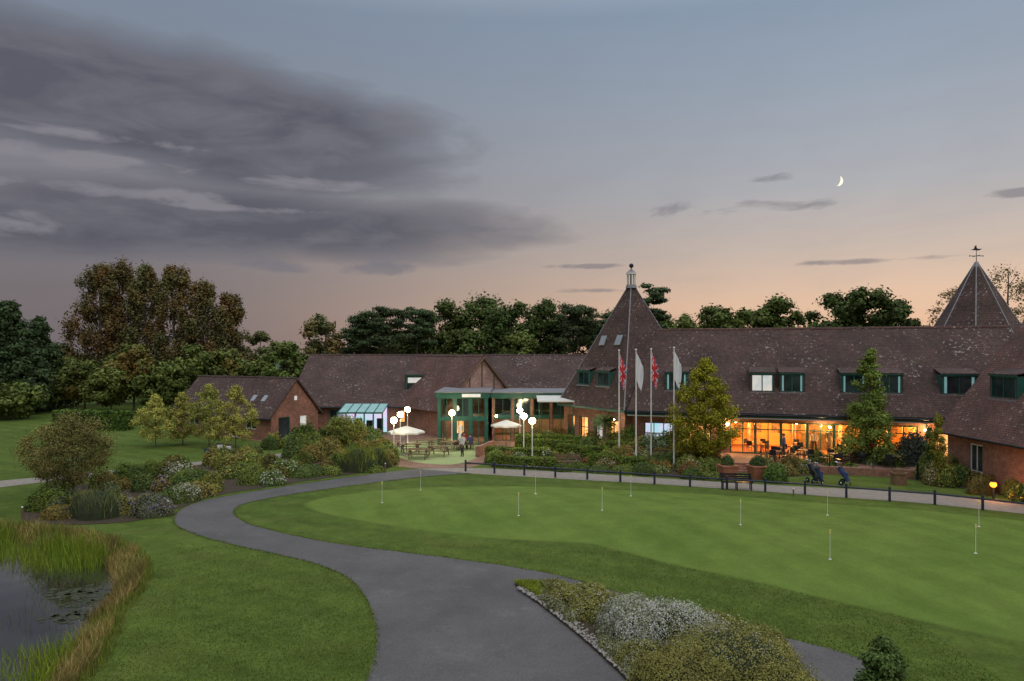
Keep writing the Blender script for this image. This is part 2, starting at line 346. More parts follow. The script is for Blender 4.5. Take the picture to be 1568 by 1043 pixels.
def shrub(name,x,y,rx,ry,h,color,leaf=.09,lumps=5,dens=1.0,flower=None,ff=.0,z0=0,rot=0,mat='leaf',spiky=False,spread=(.35,.62)):
    g=[];mb=MB()
    for i in range(lumps):
        if i==0: cx=cy=0;k=.82;hh=h
        else:
            a=rng.uniform(0,6.28); u=rng.uniform(*spread); cx=math.cos(a)*u*rx;cy=math.sin(a)*u*ry;k=rng.uniform(.38,.6);hh=h*rng.uniform(.55,.95)
        ax,ay=rx*k,ry*k; area=2*math.pi*((ax*ay+ax*hh+ay*hh)/3)
        n=int(min(16000,max(60,area/(leaf*leaf)*1.15*dens)))
        d=unit(n); d[:,2]=np.abs(d[:,2]); rad=rng.uniform(.84,1.06,n)
        ph=rng.uniform(0,6,4)
        bumpy=1+.08*np.sin(d[:,0]*5+ph[0])*np.sin(d[:,1]*5+ph[1])+.05*np.sin(d[:,0]*13+d[:,2]*9+ph[2])*np.sin(d[:,1]*12+ph[3])
        rad=rad*bumpy
        if not spiky: rad=rad+ (rng.uniform(0,1,n)<.06)*rng.uniform(.02,.14,n)
        P=d*rad[:,None]*np.array([ax,ay,hh]); P[:,0]+=cx;P[:,1]+=cy
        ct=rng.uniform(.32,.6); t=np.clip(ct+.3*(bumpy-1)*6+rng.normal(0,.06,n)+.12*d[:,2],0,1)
        if spiky:
            m_=n//3; q=P[:m_].copy(); q[:,2]*=.25; q[:,:2]*=.8
            g.append((blades(q,hh*.85,.02,.5),mat,np.repeat(t[:m_],2)))
        elif flower:
            w=rng.uniform(0,1,n)<ff*np.clip(d[:,2]*2.2,0,1)*np.clip(.5+8*(bumpy-1)+.5,0.2,1.5)
            q=leafmesh(P,d,leaf).reshape(-1,4,3)
            g.append((q[~w].reshape(-1,3),mat,t[~w])); 
            if w.any(): g.append((q[w].reshape(-1,3),flower,.5))
        else: g.append((leafmesh(P,d,leaf),mat,t))
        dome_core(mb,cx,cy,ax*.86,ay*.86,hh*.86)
    if rot:
        c,s=math.cos(rot),math.sin(rot); Rm=np.array([[c,-s,0],[s,c,0],[0,0,1]])
        g=[(V@Rm.T,k,t) for V,k,t in g]; mb.v=[tuple(Rm@np.array(p)) for p in mb.v]
    return build_np(name,g,mb,(x,y,z0),color)
def hedge(name,p0,p1,w,h,color,leaf=.09,z0=0,dens=1.0):
    p0=np.array(p0);p1=np.array(p1);L=np.linalg.norm(p1-p0);u=(p1-p0)/L;v=np.array([-u[1],u[0]])
    def surf(n,kind):
        s=rng.uniform(0,L,n)
        if kind=='top': q=rng.uniform(-w/2,w/2,n);z=np.full(n,h);nn=np.tile([0,0,1.],(n,1))
        elif kind=='f': q=np.full(n,-w/2);z=rng.uniform(0,h,n);nn=np.tile([-v[0],-v[1],.1],(n,1))
        elif kind=='b': q=np.full(n,w/2);z=rng.uniform(0,h,n);nn=np.tile([v[0],v[1],.1],(n,1))
        else: s=np.where(rng.uniform(0,1,n)<.5,0,L);q=rng.uniform(-w/2,w/2,n);z=rng.uniform(0,h,n);nn=np.tile([u[0],u[1],.1],(n,1))
        s=s+rng.normal(0,.03,n);q=q+rng.normal(0,.04,n);z=z+rng.normal(0,.035,n)+.03*np.sin(s*2.1)
        P=np.stack([p0[0]+u[0]*s+v[0]*q,p0[1]+u[1]*s+v[1]*q,z],1)
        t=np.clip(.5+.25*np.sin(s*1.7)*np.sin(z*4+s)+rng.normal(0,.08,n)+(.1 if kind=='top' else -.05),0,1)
        return (leafmesh(P,nn,leaf),'leaf',t)
    k=1.2*dens/(leaf*leaf); g=[surf(int(L*w*k),'top'),surf(int(L*h*k),'f'),surf(int(L*h*k),'b'),surf(int(2*w*h*k)+10,'e')]
    mb=MB(); a=p0+u*.08;b=p1-u*.08;q=w/2-.07
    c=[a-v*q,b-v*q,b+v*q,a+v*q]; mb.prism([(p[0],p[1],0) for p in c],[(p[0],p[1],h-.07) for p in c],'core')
    return build_np(name,g,mb,(0,0,z0),color)
# ------------------------------------------------------------------ terrain
def sdist(P,poly):
    poly=np.array(poly,float); n=len(poly); d=np.full(len(P),1e9); ins=np.zeros(len(P),bool)
    for i in range(n):
        a=poly[i];b=poly[(i+1)%n];ab=b-a; t=np.clip(((P-a)@ab)/(ab@ab),0,1); q=a+t[:,None]*ab
        d=np.minimum(d,np.hypot(*(P-q).T))
        c=((a[1]>P[:,1])!=(b[1]>P[:,1])); xx=(b[0]-a[0])*(P[:,1]-a[1])/((b[1]-a[1]) if b[1]!=a[1] else 1e-9)+a[0]; ins^=(c&(P[:,0]<xx))
    return np.where(ins,d,-d)
def smooth(pts,it=2,closed=True):
    p=[tuple(q) for q in pts]
    for _ in range(it):
        o=[];n=len(p)
        for i in range(n if closed else n-1):
            a=p[i];b=p[(i+1)%n]; o+=[(a[0]*.75+b[0]*.25,a[1]*.75+b[1]*.25),(a[0]*.25+b[0]*.75,a[1]*.25+b[1]*.75)]
        if not closed: o=[p[0]]+o+[p[-1]]
        p=o
    return p
pond=smooth([(-11.0,12),(-10.9,16),(-11.5,19),(-12.9,22),(-13.4,25),(-15.6,28.5),(-19,31),(-25,33),(-32,30),(-35,22),(-29,13),(-18,9)])
green=smooth([S(*p) for p in [(462,776),(520,792),(620,808),(740,824),(850,829),(905,831),(960,846),(1050,869),(1130,884),(1250,912),(1400,948),(1568,985),(1850,1040),(2000,900),(1800,822),(1568,797),(1400,782),(1250,770),(1100,758),(950,750),(800,744),(640,746),(540,755),(480,765)]])
def heights(P):
    sp=sdist(P,pond); sg=sdist(P,green)
    z=np.where(sp>-.6,-.95*np.clip((sp+.6)/2.0,0,1)**.9,0)
    k=np.clip((sg-.2)/2.5,0,1); k=k*k*(3-2*k)
    for x,y,r,a in [(8,33,4.2,.5),(-3,38,4,.36),(19,36,5,.45),(16,27,4,.32),(30,31,6,.3),(3,31,2.5,-.14),(13,38,3,-.12)]:
        z=z+k*a*np.exp(-((P[:,0]-x)**2+(P[:,1]-y)**2)/(2*r*r))
    return z,sp,sg
def axis(lo,hi,step,far):
    c=list(np.arange(lo,hi+step*.5,step)); a=hi;s=step
    up=[]; 
    while a<far: s*=1.35; a+=s; up.append(a)
    a=lo;s=step;dn=[]
    while a>-far: s*=1.35; a-=s; dn.append(a)
    return np.array(dn[::-1]+c+up)
X=axis(-36,40,.3,2500);Y=axis(6,56,.25,2500)
gx,gy=np.meshgrid(X,Y); P=np.stack([gx.ravel(),gy.ravel()],1); z,sp,sg=heights(P)
far=np.clip((np.hypot(P[:,0],P[:,1])-150)/800,0,1); z=z-far*1.5
nx,ny=len(X),len(Y); idx=np.arange(nx*ny).reshape(ny,nx); Q=np.stack([idx[:-1,:-1],idx[:-1,1:],idx[1:,1:],idx[1:,:-1]],-1).reshape(-1,4)
me=bpy.data.meshes.new('ground'); me.vertices.add(len(P)); me.vertices.foreach_set('co',np.column_stack([P,z]).astype(np.float32).ravel())
me.loops.add(Q.size); me.loops.foreach_set('vertex_index',Q.ravel().astype(np.int32)); me.polygons.add(len(Q)); me.polygons.foreach_set('loop_start',(np.arange(len(Q))*4).astype(np.int32)); me.polygons.foreach_set('use_smooth',np.ones(len(Q),bool))
for nm,arr in (('sd_green',sg),('sd_pond',sp)):
    a=me.attributes.new(nm,'FLOAT','POINT'); a.data.foreach_set('value',arr.astype(np.float32))
me.update(calc_edges=True)
m,nt,b=newmat('lawn_grass'); v=geopos(nt)
A=lambda n: nd(nt,'ShaderNodeAttribute',attribute_name=n).outputs['Fac']
c=ramp(nt,noise(nt,v,.12,5,.6),[(.3,(.072,.118,.022)),(.7,(.108,.156,.031))])
c=mixc(nt,1,c,ramp(nt,noise(nt,v,1.3,7,.75),[(.3,.68),(.7,1.32)]),'MULTIPLY')
c=mixc(nt,math_(nt,'MULTIPLY',ramp(nt,noise(nt,v,.45,6,.7),[(.5,0.),(.72,1.)]),.45),c,(.165,.168,.05))
sx=nd(nt,'ShaderNodeSeparateXYZ'); nt.links.new(v,sx.inputs[0])
st=math_(nt,'SINE',math_(nt,'ADD',math_(nt,'MULTIPLY',sx.outputs[0],1.5),math_(nt,'MULTIPLY',sx.outputs[1],2.6)))
c=mixc(nt,1,c,ramp(nt,math_(nt,'MULTIPLY_ADD',st,.5,.5),[(.3,.94),(.7,1.06)]),'MULTIPLY')
c2=ramp(nt,noise(nt,v,.25,4,.6),[(.3,(.118,.190,.036)),(.7,(.158,.228,.046))])
st=math_(nt,'SINE',math_(nt,'ADD',math_(nt,'MULTIPLY',sx.outputs[0],3.1),math_(nt,'MULTIPLY',sx.outputs[1],1.2)))
c2=mixc(nt,1,c2,ramp(nt,math_(nt,'MULTIPLY_ADD',st,.5,.5),[(.3,.96),(.7,1.04)]),'MULTIPLY')
c2=mixc(nt,1,c2,ramp(nt,noise(nt,v,.9,6,.7),[(.3,.86),(.7,1.14)]),'MULTIPLY')
gf=ramp(nt,math_(nt,'MULTIPLY_ADD',math_(nt,'ADD',A('sd_green'),math_(nt,'MULTIPLY',noise(nt,v,3,3),.12)),2.0,.4),[(.2,0.),(.8,1.)])
c=mixc(nt,gf,c,c2)
pf=ramp(nt,math_(nt,'MULTIPLY_ADD',math_(nt,'ADD',A('sd_pond'),math_(nt,'MULTIPLY',noise(nt,v,1.5,4),.9)),.5,.55),[(.3,0.),(.62,1.)])
c=mixc(nt,pf,c,(.15,.12,.05))
c=mixc(nt,ramp(nt,A('sd_pond'),[(.35,0.),(.9,1.)]),c,(.02,.018,.01))
gr=ramp(nt,noise(nt,v,11,5,.8),[(.25,.6),(.75,1.4)]); gr=mixc(nt,math_(nt,'MULTIPLY',gf,.5),gr,(1,1,1))
c=mixc(nt,1,c,gr,'MULTIPLY')
nt.links.new(c,b.inputs['Base Color']); b.inputs['Roughness'].default_value=.9; b.inputs['Specular IOR Level'].default_value=.08
bump(nt,b,math_(nt,'ADD',noise(nt,v,14,5,.8),noise(nt,v,2.2,4)),.6,.06)
me.materials.append(m); g=bpy.data.objects.new('ground',me); sc.collection.objects.link(g)
def sheet(name,poly,z,mat):
    bm=bmesh.new(); vs=[bm.verts.new((p[0],p[1],z)) for p in poly]; f=bm.faces.new(vs); bm.normal_update()
    if f.normal.z<0: f.normal_flip()
    bmesh.ops.triangulate(bm,faces=bm.faces[:]); me=bpy.data.meshes.new(name); bm.to_mesh(me); bm.free()
    uv=me.uv_layers.new(name='UVMap')
    for l in me.loops: uv.data[l.index].uv=me.vertices[l.vertex_index].co.xy
    me.materials.append(M[mat]); o=bpy.data.objects.new(name,me); sc.collection.objects.link(o); return o
left=[S(*p) for p in [(640,718),(560,727),(500,736),(430,746),(370,756),(315,765),(278,778),(262,794),(272,808),(310,823),(370,838),(430,850),(490,865),(530,882),(556,907),(570,935),(577,965),(575,1000),(562,1043),(520,1120),(420,1250)]]
right=[S(*p) for p in [(1500,1250),(1400,1060),(1310,1003),(1230,984),(1150,964),(1050,939),(960,912),(900,893),(850,880),(790,869),(700,856),(600,844),(500,831),(420,814),(375,801),(356,788),(363,775),(400,765),(480,752),(560,741),(640,731),(720,725)]]
lf=smooth(left,2,False); rg=smooth(right,2,False)
sheet('asphalt_path',lf+rg,.012,'asphalt')
isl=smooth([S(*p) for p in [(778,891),(830,892),(900,905),(1000,927),(1080,950),(1180,985),(1235,1030),(1260,1080),(1200,1150),(1050,1150),(960,1043),(915,1000),(868,960),(820,922)]],2)
e_=[]
for ln in (lf,rg):
    for a,b_ in zip(ln[:-1],ln[1:]):
        L_=math.dist(a,b_); dd=(a[1]+b_[1])/2
        if dd<13 or dd>48: continue
        n=int(L_*70); t=rng.uniform(0,1,n); nrm=np.array([-(b_[1]-a[1]),b_[0]-a[0]])/L_
        off=rng.normal(-.0,.045,n)+.03*np.sin((a[0]+t*(b_[0]-a[0]))*3)
        e_.append(np.column_stack([a[0]+t*(b_[0]-a[0])+nrm[0]*off,a[1]+t*(b_[1]-a[1])+nrm[1]*off,np.zeros(n)]))
e_=np.concatenate(e_); build_np('path_edge_grass',[(blades(e_,.06,.012,.9),'leaf',np.repeat(rng.uniform(.2,.8,len(e_)),2))],None,(0,0,0),(.12,.16,.035))
q=np.stack([rng.uniform(-14,12,150000),rng.uniform(14,30,150000)],1)
k_=(sdist(q,lf+rg)<-.05)&(sdist(q,pond)<-.6)&(sdist(q,green)<-.1); q=q[k_]; q=q[rng.uniform(0,1,len(q))<np.clip(1.3-(q[:,1]-14)/14,.15,1)]
cl_=np.clip(.5+.26*np.sin(q[:,0]*1.3+np.sin(q[:,1]*2.1))*np.sin(q[:,1]*1.7+q[:,0]*.6)+rng.normal(0,.16,len(q)),0,1)
build_np('lawn_grass_blades',[(blades(np.column_stack([q,np.zeros(len(q))]),.045,.010,1.1),'leaf',np.repeat(cl_,2))],None,(0,0,0),(.125,.165,.036))
fr=[S(*p) for p in [(640,717.9),(720,716),(850,722),(1000,732),(1100,738),(1200,744),(1300,749),(1400,753),(1568,770),(1750,790)]]
bk=[S(*p) for p in [(1750,808),(1568,787),(1400,769),(1300,763),(1200,755),(1100,748),(1000,741),(850,733),(720,725.2)]]
sheet('gravel_path',smooth(fr,1,False)+smooth(bk,1,False),.008,'tanpath')
sheet('gravel_path',smooth([S(*p) for p in [(-60,742),(60,731),(200,717),(300,708),(420,694),(560,690)]],2,False)+smooth([S(*p) for p in [(560,696),(430,701),(310,713),(200,724),(60,739),(-60,754)]],2,False),.008,'tanpath')
sheet('patio_paving',[S(*p) for p in [(560,697),(590,712),(640,717.5),(720,715.6),(760,705),(900,700),(900,668),(640,664),(420,664),(290,655),(290,662),(400,676),(480,686)]],.004,'paver')
sheet('artificial_turf',smooth([S(*p) for p in [(606,700),(640,710),(700,713),(735,700),(742,682),(720,672),(640,674),(600,684)]],2),.016,'turf')
sheet('flower_bed',smooth([S(*p) for p in [(20,795),(60,760),(140,738),(240,722),(330,708),(420,702),(500,692),(590,694),(618,712),(560,724),(480,735),(400,748),(320,760),(262,784),(210,800),(80,806)]],2),.02,'soil')
sheet('flower_bed',smooth([S(*p) for p in [(745,712),(850,719),(960,727),(1100,736),(1110,700),(960,695),(860,690),(750,694)]],1),.02,'soil')
sheet('flower_bed',smooth([S(*p) for p in [(1165,735),(1240,728),(1330,722),(1400,735),(1568,765),(1640,775),(1640,740),(1440,708),(1165,712)]],1),.02,'soil')
mb=MB(); mb.prism([(x,y,0) for x,y in isl],[(x,y,.10) for x,y in isl],'soil'); mb.build('island_bed')
mb=MB()
edge=[S(*p) for p in [(790,905),(820,924),(868,962),(915,1002),(960,1046),(1040,1140)]]
for i in range(900):
    k=rng.uniform(0,len(edge)-1.001);j=int(k);t=k-j; o_=abs(rng.normal(0,.16))
    x=edge[j][0]*(1-t)+edge[j+1][0]*t+.02+o_;y=edge[j][1]*(1-t)+edge[j+1][1]*t+o_*.7
    r=rng.uniform(.015,.045); mb.ball((x,y,.10+r*.2),r,'stone',6,(1,rng.uniform(.7,1.3),.6))
mb.build('edging_stones')
# water
m,nt,b=newmat('pond_water'); b.inputs['Roughness'].default_value=.03; b.inputs['Specular IOR Level'].default_value=1.0
bump(nt,b,noise(nt,geopos(nt),2.5,3),.05,.02)
nt.links.new(ramp(nt,noise(nt,geopos(nt),.5,4),[(.4,(.02,.024,.022)),(.7,(.04,.045,.035))]),b.inputs['Base Color']); b.inputs['Coat Weight'].default_value=1.0; b.inputs['Coat Roughness'].default_value=.02
M['water']=m; sheet('pond_water',pond,-.38,'water')
M['pad']=mat_n('lily_pad_leaf',(.02,.03,.012),(.05,.06,.025),3,.6)
mb=MB()
for i in range(150):
    c=[(-14.2,24.3),(-15.2,25.0),(-13.8,22.8)][i%3]; x=c[0]+rng.normal(0,.45);y=c[1]+rng.normal(0,.35);r=rng.uniform(.06,.16)
    mb.cyl((x,y,-.379),(x,y,-.370+.0007*(i%9)),r,r,9,'pad')
mb.build('lily_pads')
def pond_pts(n,lo,hi,box):
    out=[]
    while len(out)<n:
        p=np.stack([rng.uniform(box[0],box[1],n*4),rng.uniform(box[2],box[3],n*4)],1); s=sdist(p,pond); out+=list(p[(s>lo)&(s<hi)])
    p=np.array(out[:n]); return np.column_stack([p,heights(p)[0]])
p=pond_pts(9000,-.7,.3,(-24,-10,13,34)); w=np.sin(p[:,0]*1.9)*np.cos(p[:,1]*1.6)+rng.normal(0,.3,len(p)); p=p[w>-.3]
build_np('tall_bank_grass',[(blades(p,.5,.010,.6),'leaf',np.repeat(np.clip(.5+.3*np.sin(p[:,0]*2)+rng.normal(0,.15,len(p)),0,1),2))],None,(0,0,0),(.29,.24,.095))
p=pond_pts(6000,-.95,.2,(-24,-10,13,34))
build_np('bank_grass',[(blades(p,.34,.010,.6),'leaf',np.repeat(rng.uniform(.2,.8,len(p)),2))],None,(0,0,0),(.15,.19,.04))
p=pond_pts(7500,.1,3.6,(-27,-15.2,27.4,33)); p=p[(np.sin(p[:,0]*1.1+2)+np.cos(p[:,1]*1.7)+rng.normal(0,.4,len(p)))>-.8]
build_np('reeds',[(blades(p,1.0,.014,.3),'leaf',np.repeat(rng.uniform(.2,.9,len(p)),2))],None,(0,0,0),(.17,.24,.04))
p=pond_pts(2200,.1,1.9,(-14.2,-11,14,20.2))
build_np('reeds',[(blades(p,.85,.012,.4),'leaf',np.repeat(rng.uniform(.2,.9,len(p)),2))],None,(0,0,0),(.18,.25,.04))
p=pond_pts(500,1.0,3.0,(-19,-14,21.5,27))
build_np('reeds',[(blades(p,.8,.010,.25),'leaf',np.repeat(rng.uniform(.2,.9,len(p)),2))],None,(0,0,0),(.10,.14,.035))
# ------------------------------------------------------------------ BUILDINGS
ang=math.atan2(-.298,.954)
E=empty('brick_clubhouse',(8.9,55.5,0),ang)
L=27.5;zr=9.75
W0=.9
k=(zr-3.45)/6.5
mb=MB()
roof_slab(mb,(0,0,3.42),(L,0,3.42),(L,6.5,zr),(1.5,6.5,zr),.16,'tile')
roof_slab(mb,(L,13,3.42),(1.5,13,3.42),(1.5,6.5,zr),(L,6.5,zr),.16,'tile')
n=60
for i in range(n):
    a=1.5+(L-1.5)*i/n; mb.cyl((a,6.5,zr+.12),(a+(L-1.5)/n*.97,6.5,zr+.14),.14,.155,8,'tile2')
mb.cyl((0,-.09,3.42),(L,-.09,3.42),.08,.08,8,'dark'); mb.box(0,.002,3.22,L,.06,3.41,'green')
mb.build('roof',E)
mb=MB(); fl=.45
ops=[(1.2,3.4,.9,2.6),(4.2,6.2,.5,2.7),(7.6,20.2,fl+.02,2.85),(21.2,23.2,.7,2.7)]
wall(mb,0.3,L,0,3.3,W0,.25,ops,'brick')
mb.face([(L,W0,0),(L,12,0),(L,12,3.4),(L,6.5,9.65),(L,W0,3.4)],'brick'); mb.face([(.3,12,0),(L,12,0),(L,12,3.4),(.3,12,3.4)],'brick')
mb.box(0,.07,3.12,L,W0-.004,3.2,'white')
for x in (0.6,6.9,20.7,24.5): mb.cyl((x,.78,0),(x,.78,3.1),.05,.05,8,'dark')
mb.build('walls',E)
mb=MB()
window(mb,1.2,3.4,.9,2.6,W0,3,2,'green','glass','litp'); window(mb,4.2,6.2,.5,2.7,W0,2,1,'green','glass','lit'); window(mb,21.2,23.2,.7,2.7,W0,2,1,'green','glass','lit')
xs=7.6
for i in range(7):
    window(mb,xs+i*1.8,xs+(i+1)*1.8-.004,fl+.02,2.85,W0,2,1,'green','glass',None,.09)
    mb.box(xs+i*1.8+.1,W0+.075,2.25,xs+(i+1)*1.8-.1,W0+.125,2.32,'green')
for x,w,gl in [(3.6,1.6,'glass_dk'),(9.9,1.6,'litw'),(12.0,1.6,'glass_dk'),(16.2,1.6,'glass_dk'),(18.5,1.6,'glass_dk'),(22.9,2.1,'glass_dk')]:
    y=1.5; z0=3.42+.16/math.cos(math.atan(k))+k*y-.05; dormer(mb,x,w,y,z0,z0+1.35,k,gl)
    if gl=='glass_dk':
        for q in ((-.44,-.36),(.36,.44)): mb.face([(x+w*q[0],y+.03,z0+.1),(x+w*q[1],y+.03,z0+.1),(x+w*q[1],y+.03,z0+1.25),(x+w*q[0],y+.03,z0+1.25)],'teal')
mb.build('windows',E)
mb=MB()
mb.face([(7.2,1.2,fl),(20.4,1.2,fl),(20.4,6.5,fl),(7.2,6.5,fl)],'roomfloor'); mb.face([(7.2,6.5,fl),(20.4,6.5,fl),(20.4,6.5,3.05),(7.2,6.5,3.05)],'roomwall')
mb.face([(7.2,1.2,fl),(7.2,6.5,fl),(7.2,6.5,3.05),(7.2,1.2,3.05)],'roomwall'); mb.face([(20.4,1.2,fl),(20.4,6.5,fl),(20.4,6.5,3.05),(20.4,1.2,3.05)],'roomwall')
mb.face([(7.2,1.2,3.05),(20.4,1.2,3.05),(20.4,6.5,3.05),(7.2,6.5,3.05)],'roomwall')
for i in range(9):
    x=8+i*1.4; mb.box(x,6.42,1.5,x+rng.uniform(.5,.9),6.47,2.3,'art')
mb.box(13,5.2,fl+.004,16.5,5.8,1.55,'wood'); mb.box(12.9,5.1,1.56,16.6,5.9,1.62,'wood')
for i in range(4): mb.box(8.9+i*3.3,4.2,fl+.004,9.15+i*3.3,4.45,3.04,'brick')
mb.build('dining_room',E)
mb=MB()
for i in range(9):
    x=8+i*1.45; y=2.2+1.3*(i%3); mb.cyl((x,y,2.8),(x,y,3.04),.01,.01,5,'dark'); mb.ball((x,y,2.7),.1,'bulb',8)
for i,x in enumerate((7.4,14.5,20.6)): mb.ball((x,.75,2.6),.08,'globe' if i==0 else 'bulb',8)
mb.build('ceiling_lamps',E)
def plight(name,loc,e,c,r=.15):
    l=bpy.data.lights.new(name,'POINT'); l.energy=e; l.color=c; l.shadow_soft_size=r; o=bpy.data.objects.new(name,l); sc.collection.objects.link(o); o.location=loc; return o
def loc_main(s,t,z): return (8.9+.954*s+.298*t,55.5-.298*s+.954*t,z)
for s in (9,12.2,15.4,18.6):
    o=plight('room_lamp',(s,3.2,2.45),470,(1,.53,.14)); o.parent=E
for s in (7.3,14,20.6):
    o=plight('eaves_lamp',(s,.35,2.6),70,(1,.6,.25),.08); o.parent=E
mb=MB(); mb.box(6.3,-4.2,0,21,W0-.004,fl,'paver'); mb.box(6.2,-4.35,0,21.1,-4.202,fl+.04,'brick')
for i in range(3): mb.box(7.2,-4.36-.35*(i+1),0,9.6,-4.36-.35*i-.002,.36-.12*i,'brick')
for i in range(9):
    x=10+i*1.3; mb.cyl((x,-4.25,fl+.04),(x,-4.25,fl+.95),.025,.025,6,'dark')
mb.build('terrace',E)
def pyramid_tower(name,loc,R,n,rot,ze,za,apexr,tile='tile'):
    e=empty(name,loc,0); mb=MB(); c=[(math.cos(rot+2*math.pi*i/n),math.sin(rot+2*math.pi*i/n)) for i in range(n)]
    for i in range(n):
        j=(i+1)%n; mb.face([(c[i][0]*R,c[i][1]*R,ze),(c[j][0]*R,c[j][1]*R,ze),(c[j][0]*apexr,c[j][1]*apexr,za),(c[i][0]*apexr,c[i][1]*apexr,za)],tile)
        mb.face([(c[i][0]*R,c[i][1]*R,ze-.18),(c[j][0]*R,c[j][1]*R,ze-.18),(c[j][0]*R,c[j][1]*R,ze-.001),(c[i][0]*R,c[i][1]*R,ze-.001)],'green')
    mb.build('roof',e); h=MB()
    for i in range(n): h.cyl((c[i][0]*R,c[i][1]*R,ze+.0),(c[i][0]*apexr,c[i][1]*apexr,za+.0),.055,.045,6,'lead')
    h.build('hip_flashing',e); return e,c
tc=(10.3,62.0); f=np.array([-1.6,-6.3]); rot=math.atan2(f[1],f[0])
e,c=pyramid_tower('tower_oast_roof',(tc[0],tc[1],0),6.5,4,rot,3.5,13.7,.3)
mb=MB(); Rw=5.9
cs=[(x*Rw,y*Rw) for x,y in c]
def facewall(i,j,ops,draw):
    a=Vector((*cs[i],0));b=Vector((*cs[j],0)); d=(b-a); Ln=d.length; an=math.atan2(d.y,d.x)
    mb.T=Matrix.Translation(a)@Matrix.Rotation(an,4,'Z'); wall(mb,0,Ln,0,3.5,0,.25,ops,'brick'); draw(Ln); mb.T=Matrix.Identity(4)
opsL=[(.6,1.6,.4,2.6),(2.2,3.5,.8,2.6),(4.3,5.5,.8,2.6),(6.2,7.6,.1,2.6)]
def dr(Ln):
    for o_,g_ in zip(opsL,('lit','lit','litw','lit')): window(mb,*o_,0,2,2,'green','glass',g_)
facewall(3,0,opsL,dr); facewall(0,1,[],lambda L:None); facewall(2,3,[],lambda L:None); facewall(1,2,[],lambda L:None)
a=Vector((c[3][0]*6.5,c[3][1]*6.5,0)); b=Vector((c[0][0]*6.5,c[0][1]*6.5,0)); an=math.atan2((b-a).y,(b-a).x); run=6.5/math.sqrt(2)-.3/math.sqrt(2); ks=(13.7-3.5)/run
mb.T=Matrix.Translation(a)@Matrix.Rotation(an,4,'Z')
for x in (2.9,5.6): 
    y=.75; z0=3.5+ks*y; dormer(mb,x,1.6,y,z0,z0+1.15,ks)
for x in (3.6,5.7):
    y=2.2;z0=3.5+ks*y; mb.prism([(x-.35,y-.05,z0),(x+.35,y-.05,z0),(x+.35,y+.3,z0+.35*ks),(x-.35,y+.3,z0+.35*ks)],[(x-.35,y-.12,z0+.03),(x+.35,y-.12,z0+.03),(x+.35,y+.23,z0+.35*ks+.03),(x-.35,y+.23,z0+.35*ks+.03)],'skyl')
mb.T=Matrix.Identity(4); mb.build('walls_and_windows',e)
mb=MB(); mb.cyl((0,0,13.55),(0,0,13.85),.5,.42,8,'lead')
for i in range(8): a=i*math.pi/4; mb.box(math.cos(a)*.34-.04,math.sin(a)*.34-.04,13.8,math.cos(a)*.34+.04,math.sin(a)*.34+.04,14.75,'white')
mb.cyl((0,0,14.75),(0,0,14.87),.46,.46,8,'white'); mb.cyl((0,0,14.87),(0,0,15.2),.44,.08,8,'lead'); mb.cyl((0,0,15.2),(0,0,15.35),.05,.05,6,'lead'); mb.ball((0,0,15.5),.2,'dark',12); mb.cyl((0,0,13.85),(0,0,14.7),.1,.1,8,'dark')
mb.build('cupola',e)
d2=60; x2,y2=Bd(1495,d2); za=topz(403,d2)
e2,c2_=pyramid_tower('tower_oast_roof',(x2,y2,0),6.3,8,.2,4.5,za,.12)
mb=MB(); mb.cyl((0,0,0),(0,0,4.5),5.6,5.6,8,'brick'); mb.build('walls',e2)
mb=MB(); mb.cyl((0,0,za-.3),(0,0,za+.1),.3,.14,8,'lead'); mb.cyl((0,0,za),(0,0,za+1.5),.035,.02,6,'dark')
mb.cyl((-.55,0,za+.6),(.55,0,za+.6),.025,.025,5,'dark'); mb.cyl((0,-.5,za+.6),(0,.5,za+.6),.025,.025,5,'dark')
mb.prism([(-.5,-.01,za+1.1),(.2,-.01,za+1.05),(.5,-.01,za+1.2),(.1,-.01,za+1.2),(-.1,-.01,za+1.5),(-.2,-.01,za+1.2)],[(-.5,.01,za+1.1),(.2,.01,za+1.05),(.5,.01,za+1.2),(.1,.01,za+1.2),(-.1,.01,za+1.5),(-.2,.01,za+1.2)],'dark')
for xx in (-.55,.55): mb.ball((xx,0,za+.6),.06,'dark',6)
mb.build('weathervane',e2)
# right wing
E=empty('brick_wing_building',(27.9,46,0),-math.pi/2)
L=20;W=14;ze=3.4;zr=12.2
mb=MB(); ops=[(2.2,3.4,.8,2.5),(7,8.2,.8,2.5),(12,13.2,.8,2.5)]; gable_walls(mb,L,W,ze,zr,ops); mb.build('walls',E)
k2=gable_roof(E,L,W,ze,zr,.45,.35,'tile2')
mb=MB()
for o_ in ops: window(mb,*o_,0,2,1,'white','glass_dk','litw' ,.09)
for x in (3.3,10.5,15):
    y=1.3;z0=ze+.2+k2*y; dormer(mb,x,2.2,y,z0,z0+1.35,k2)
mb.build('windows',E)
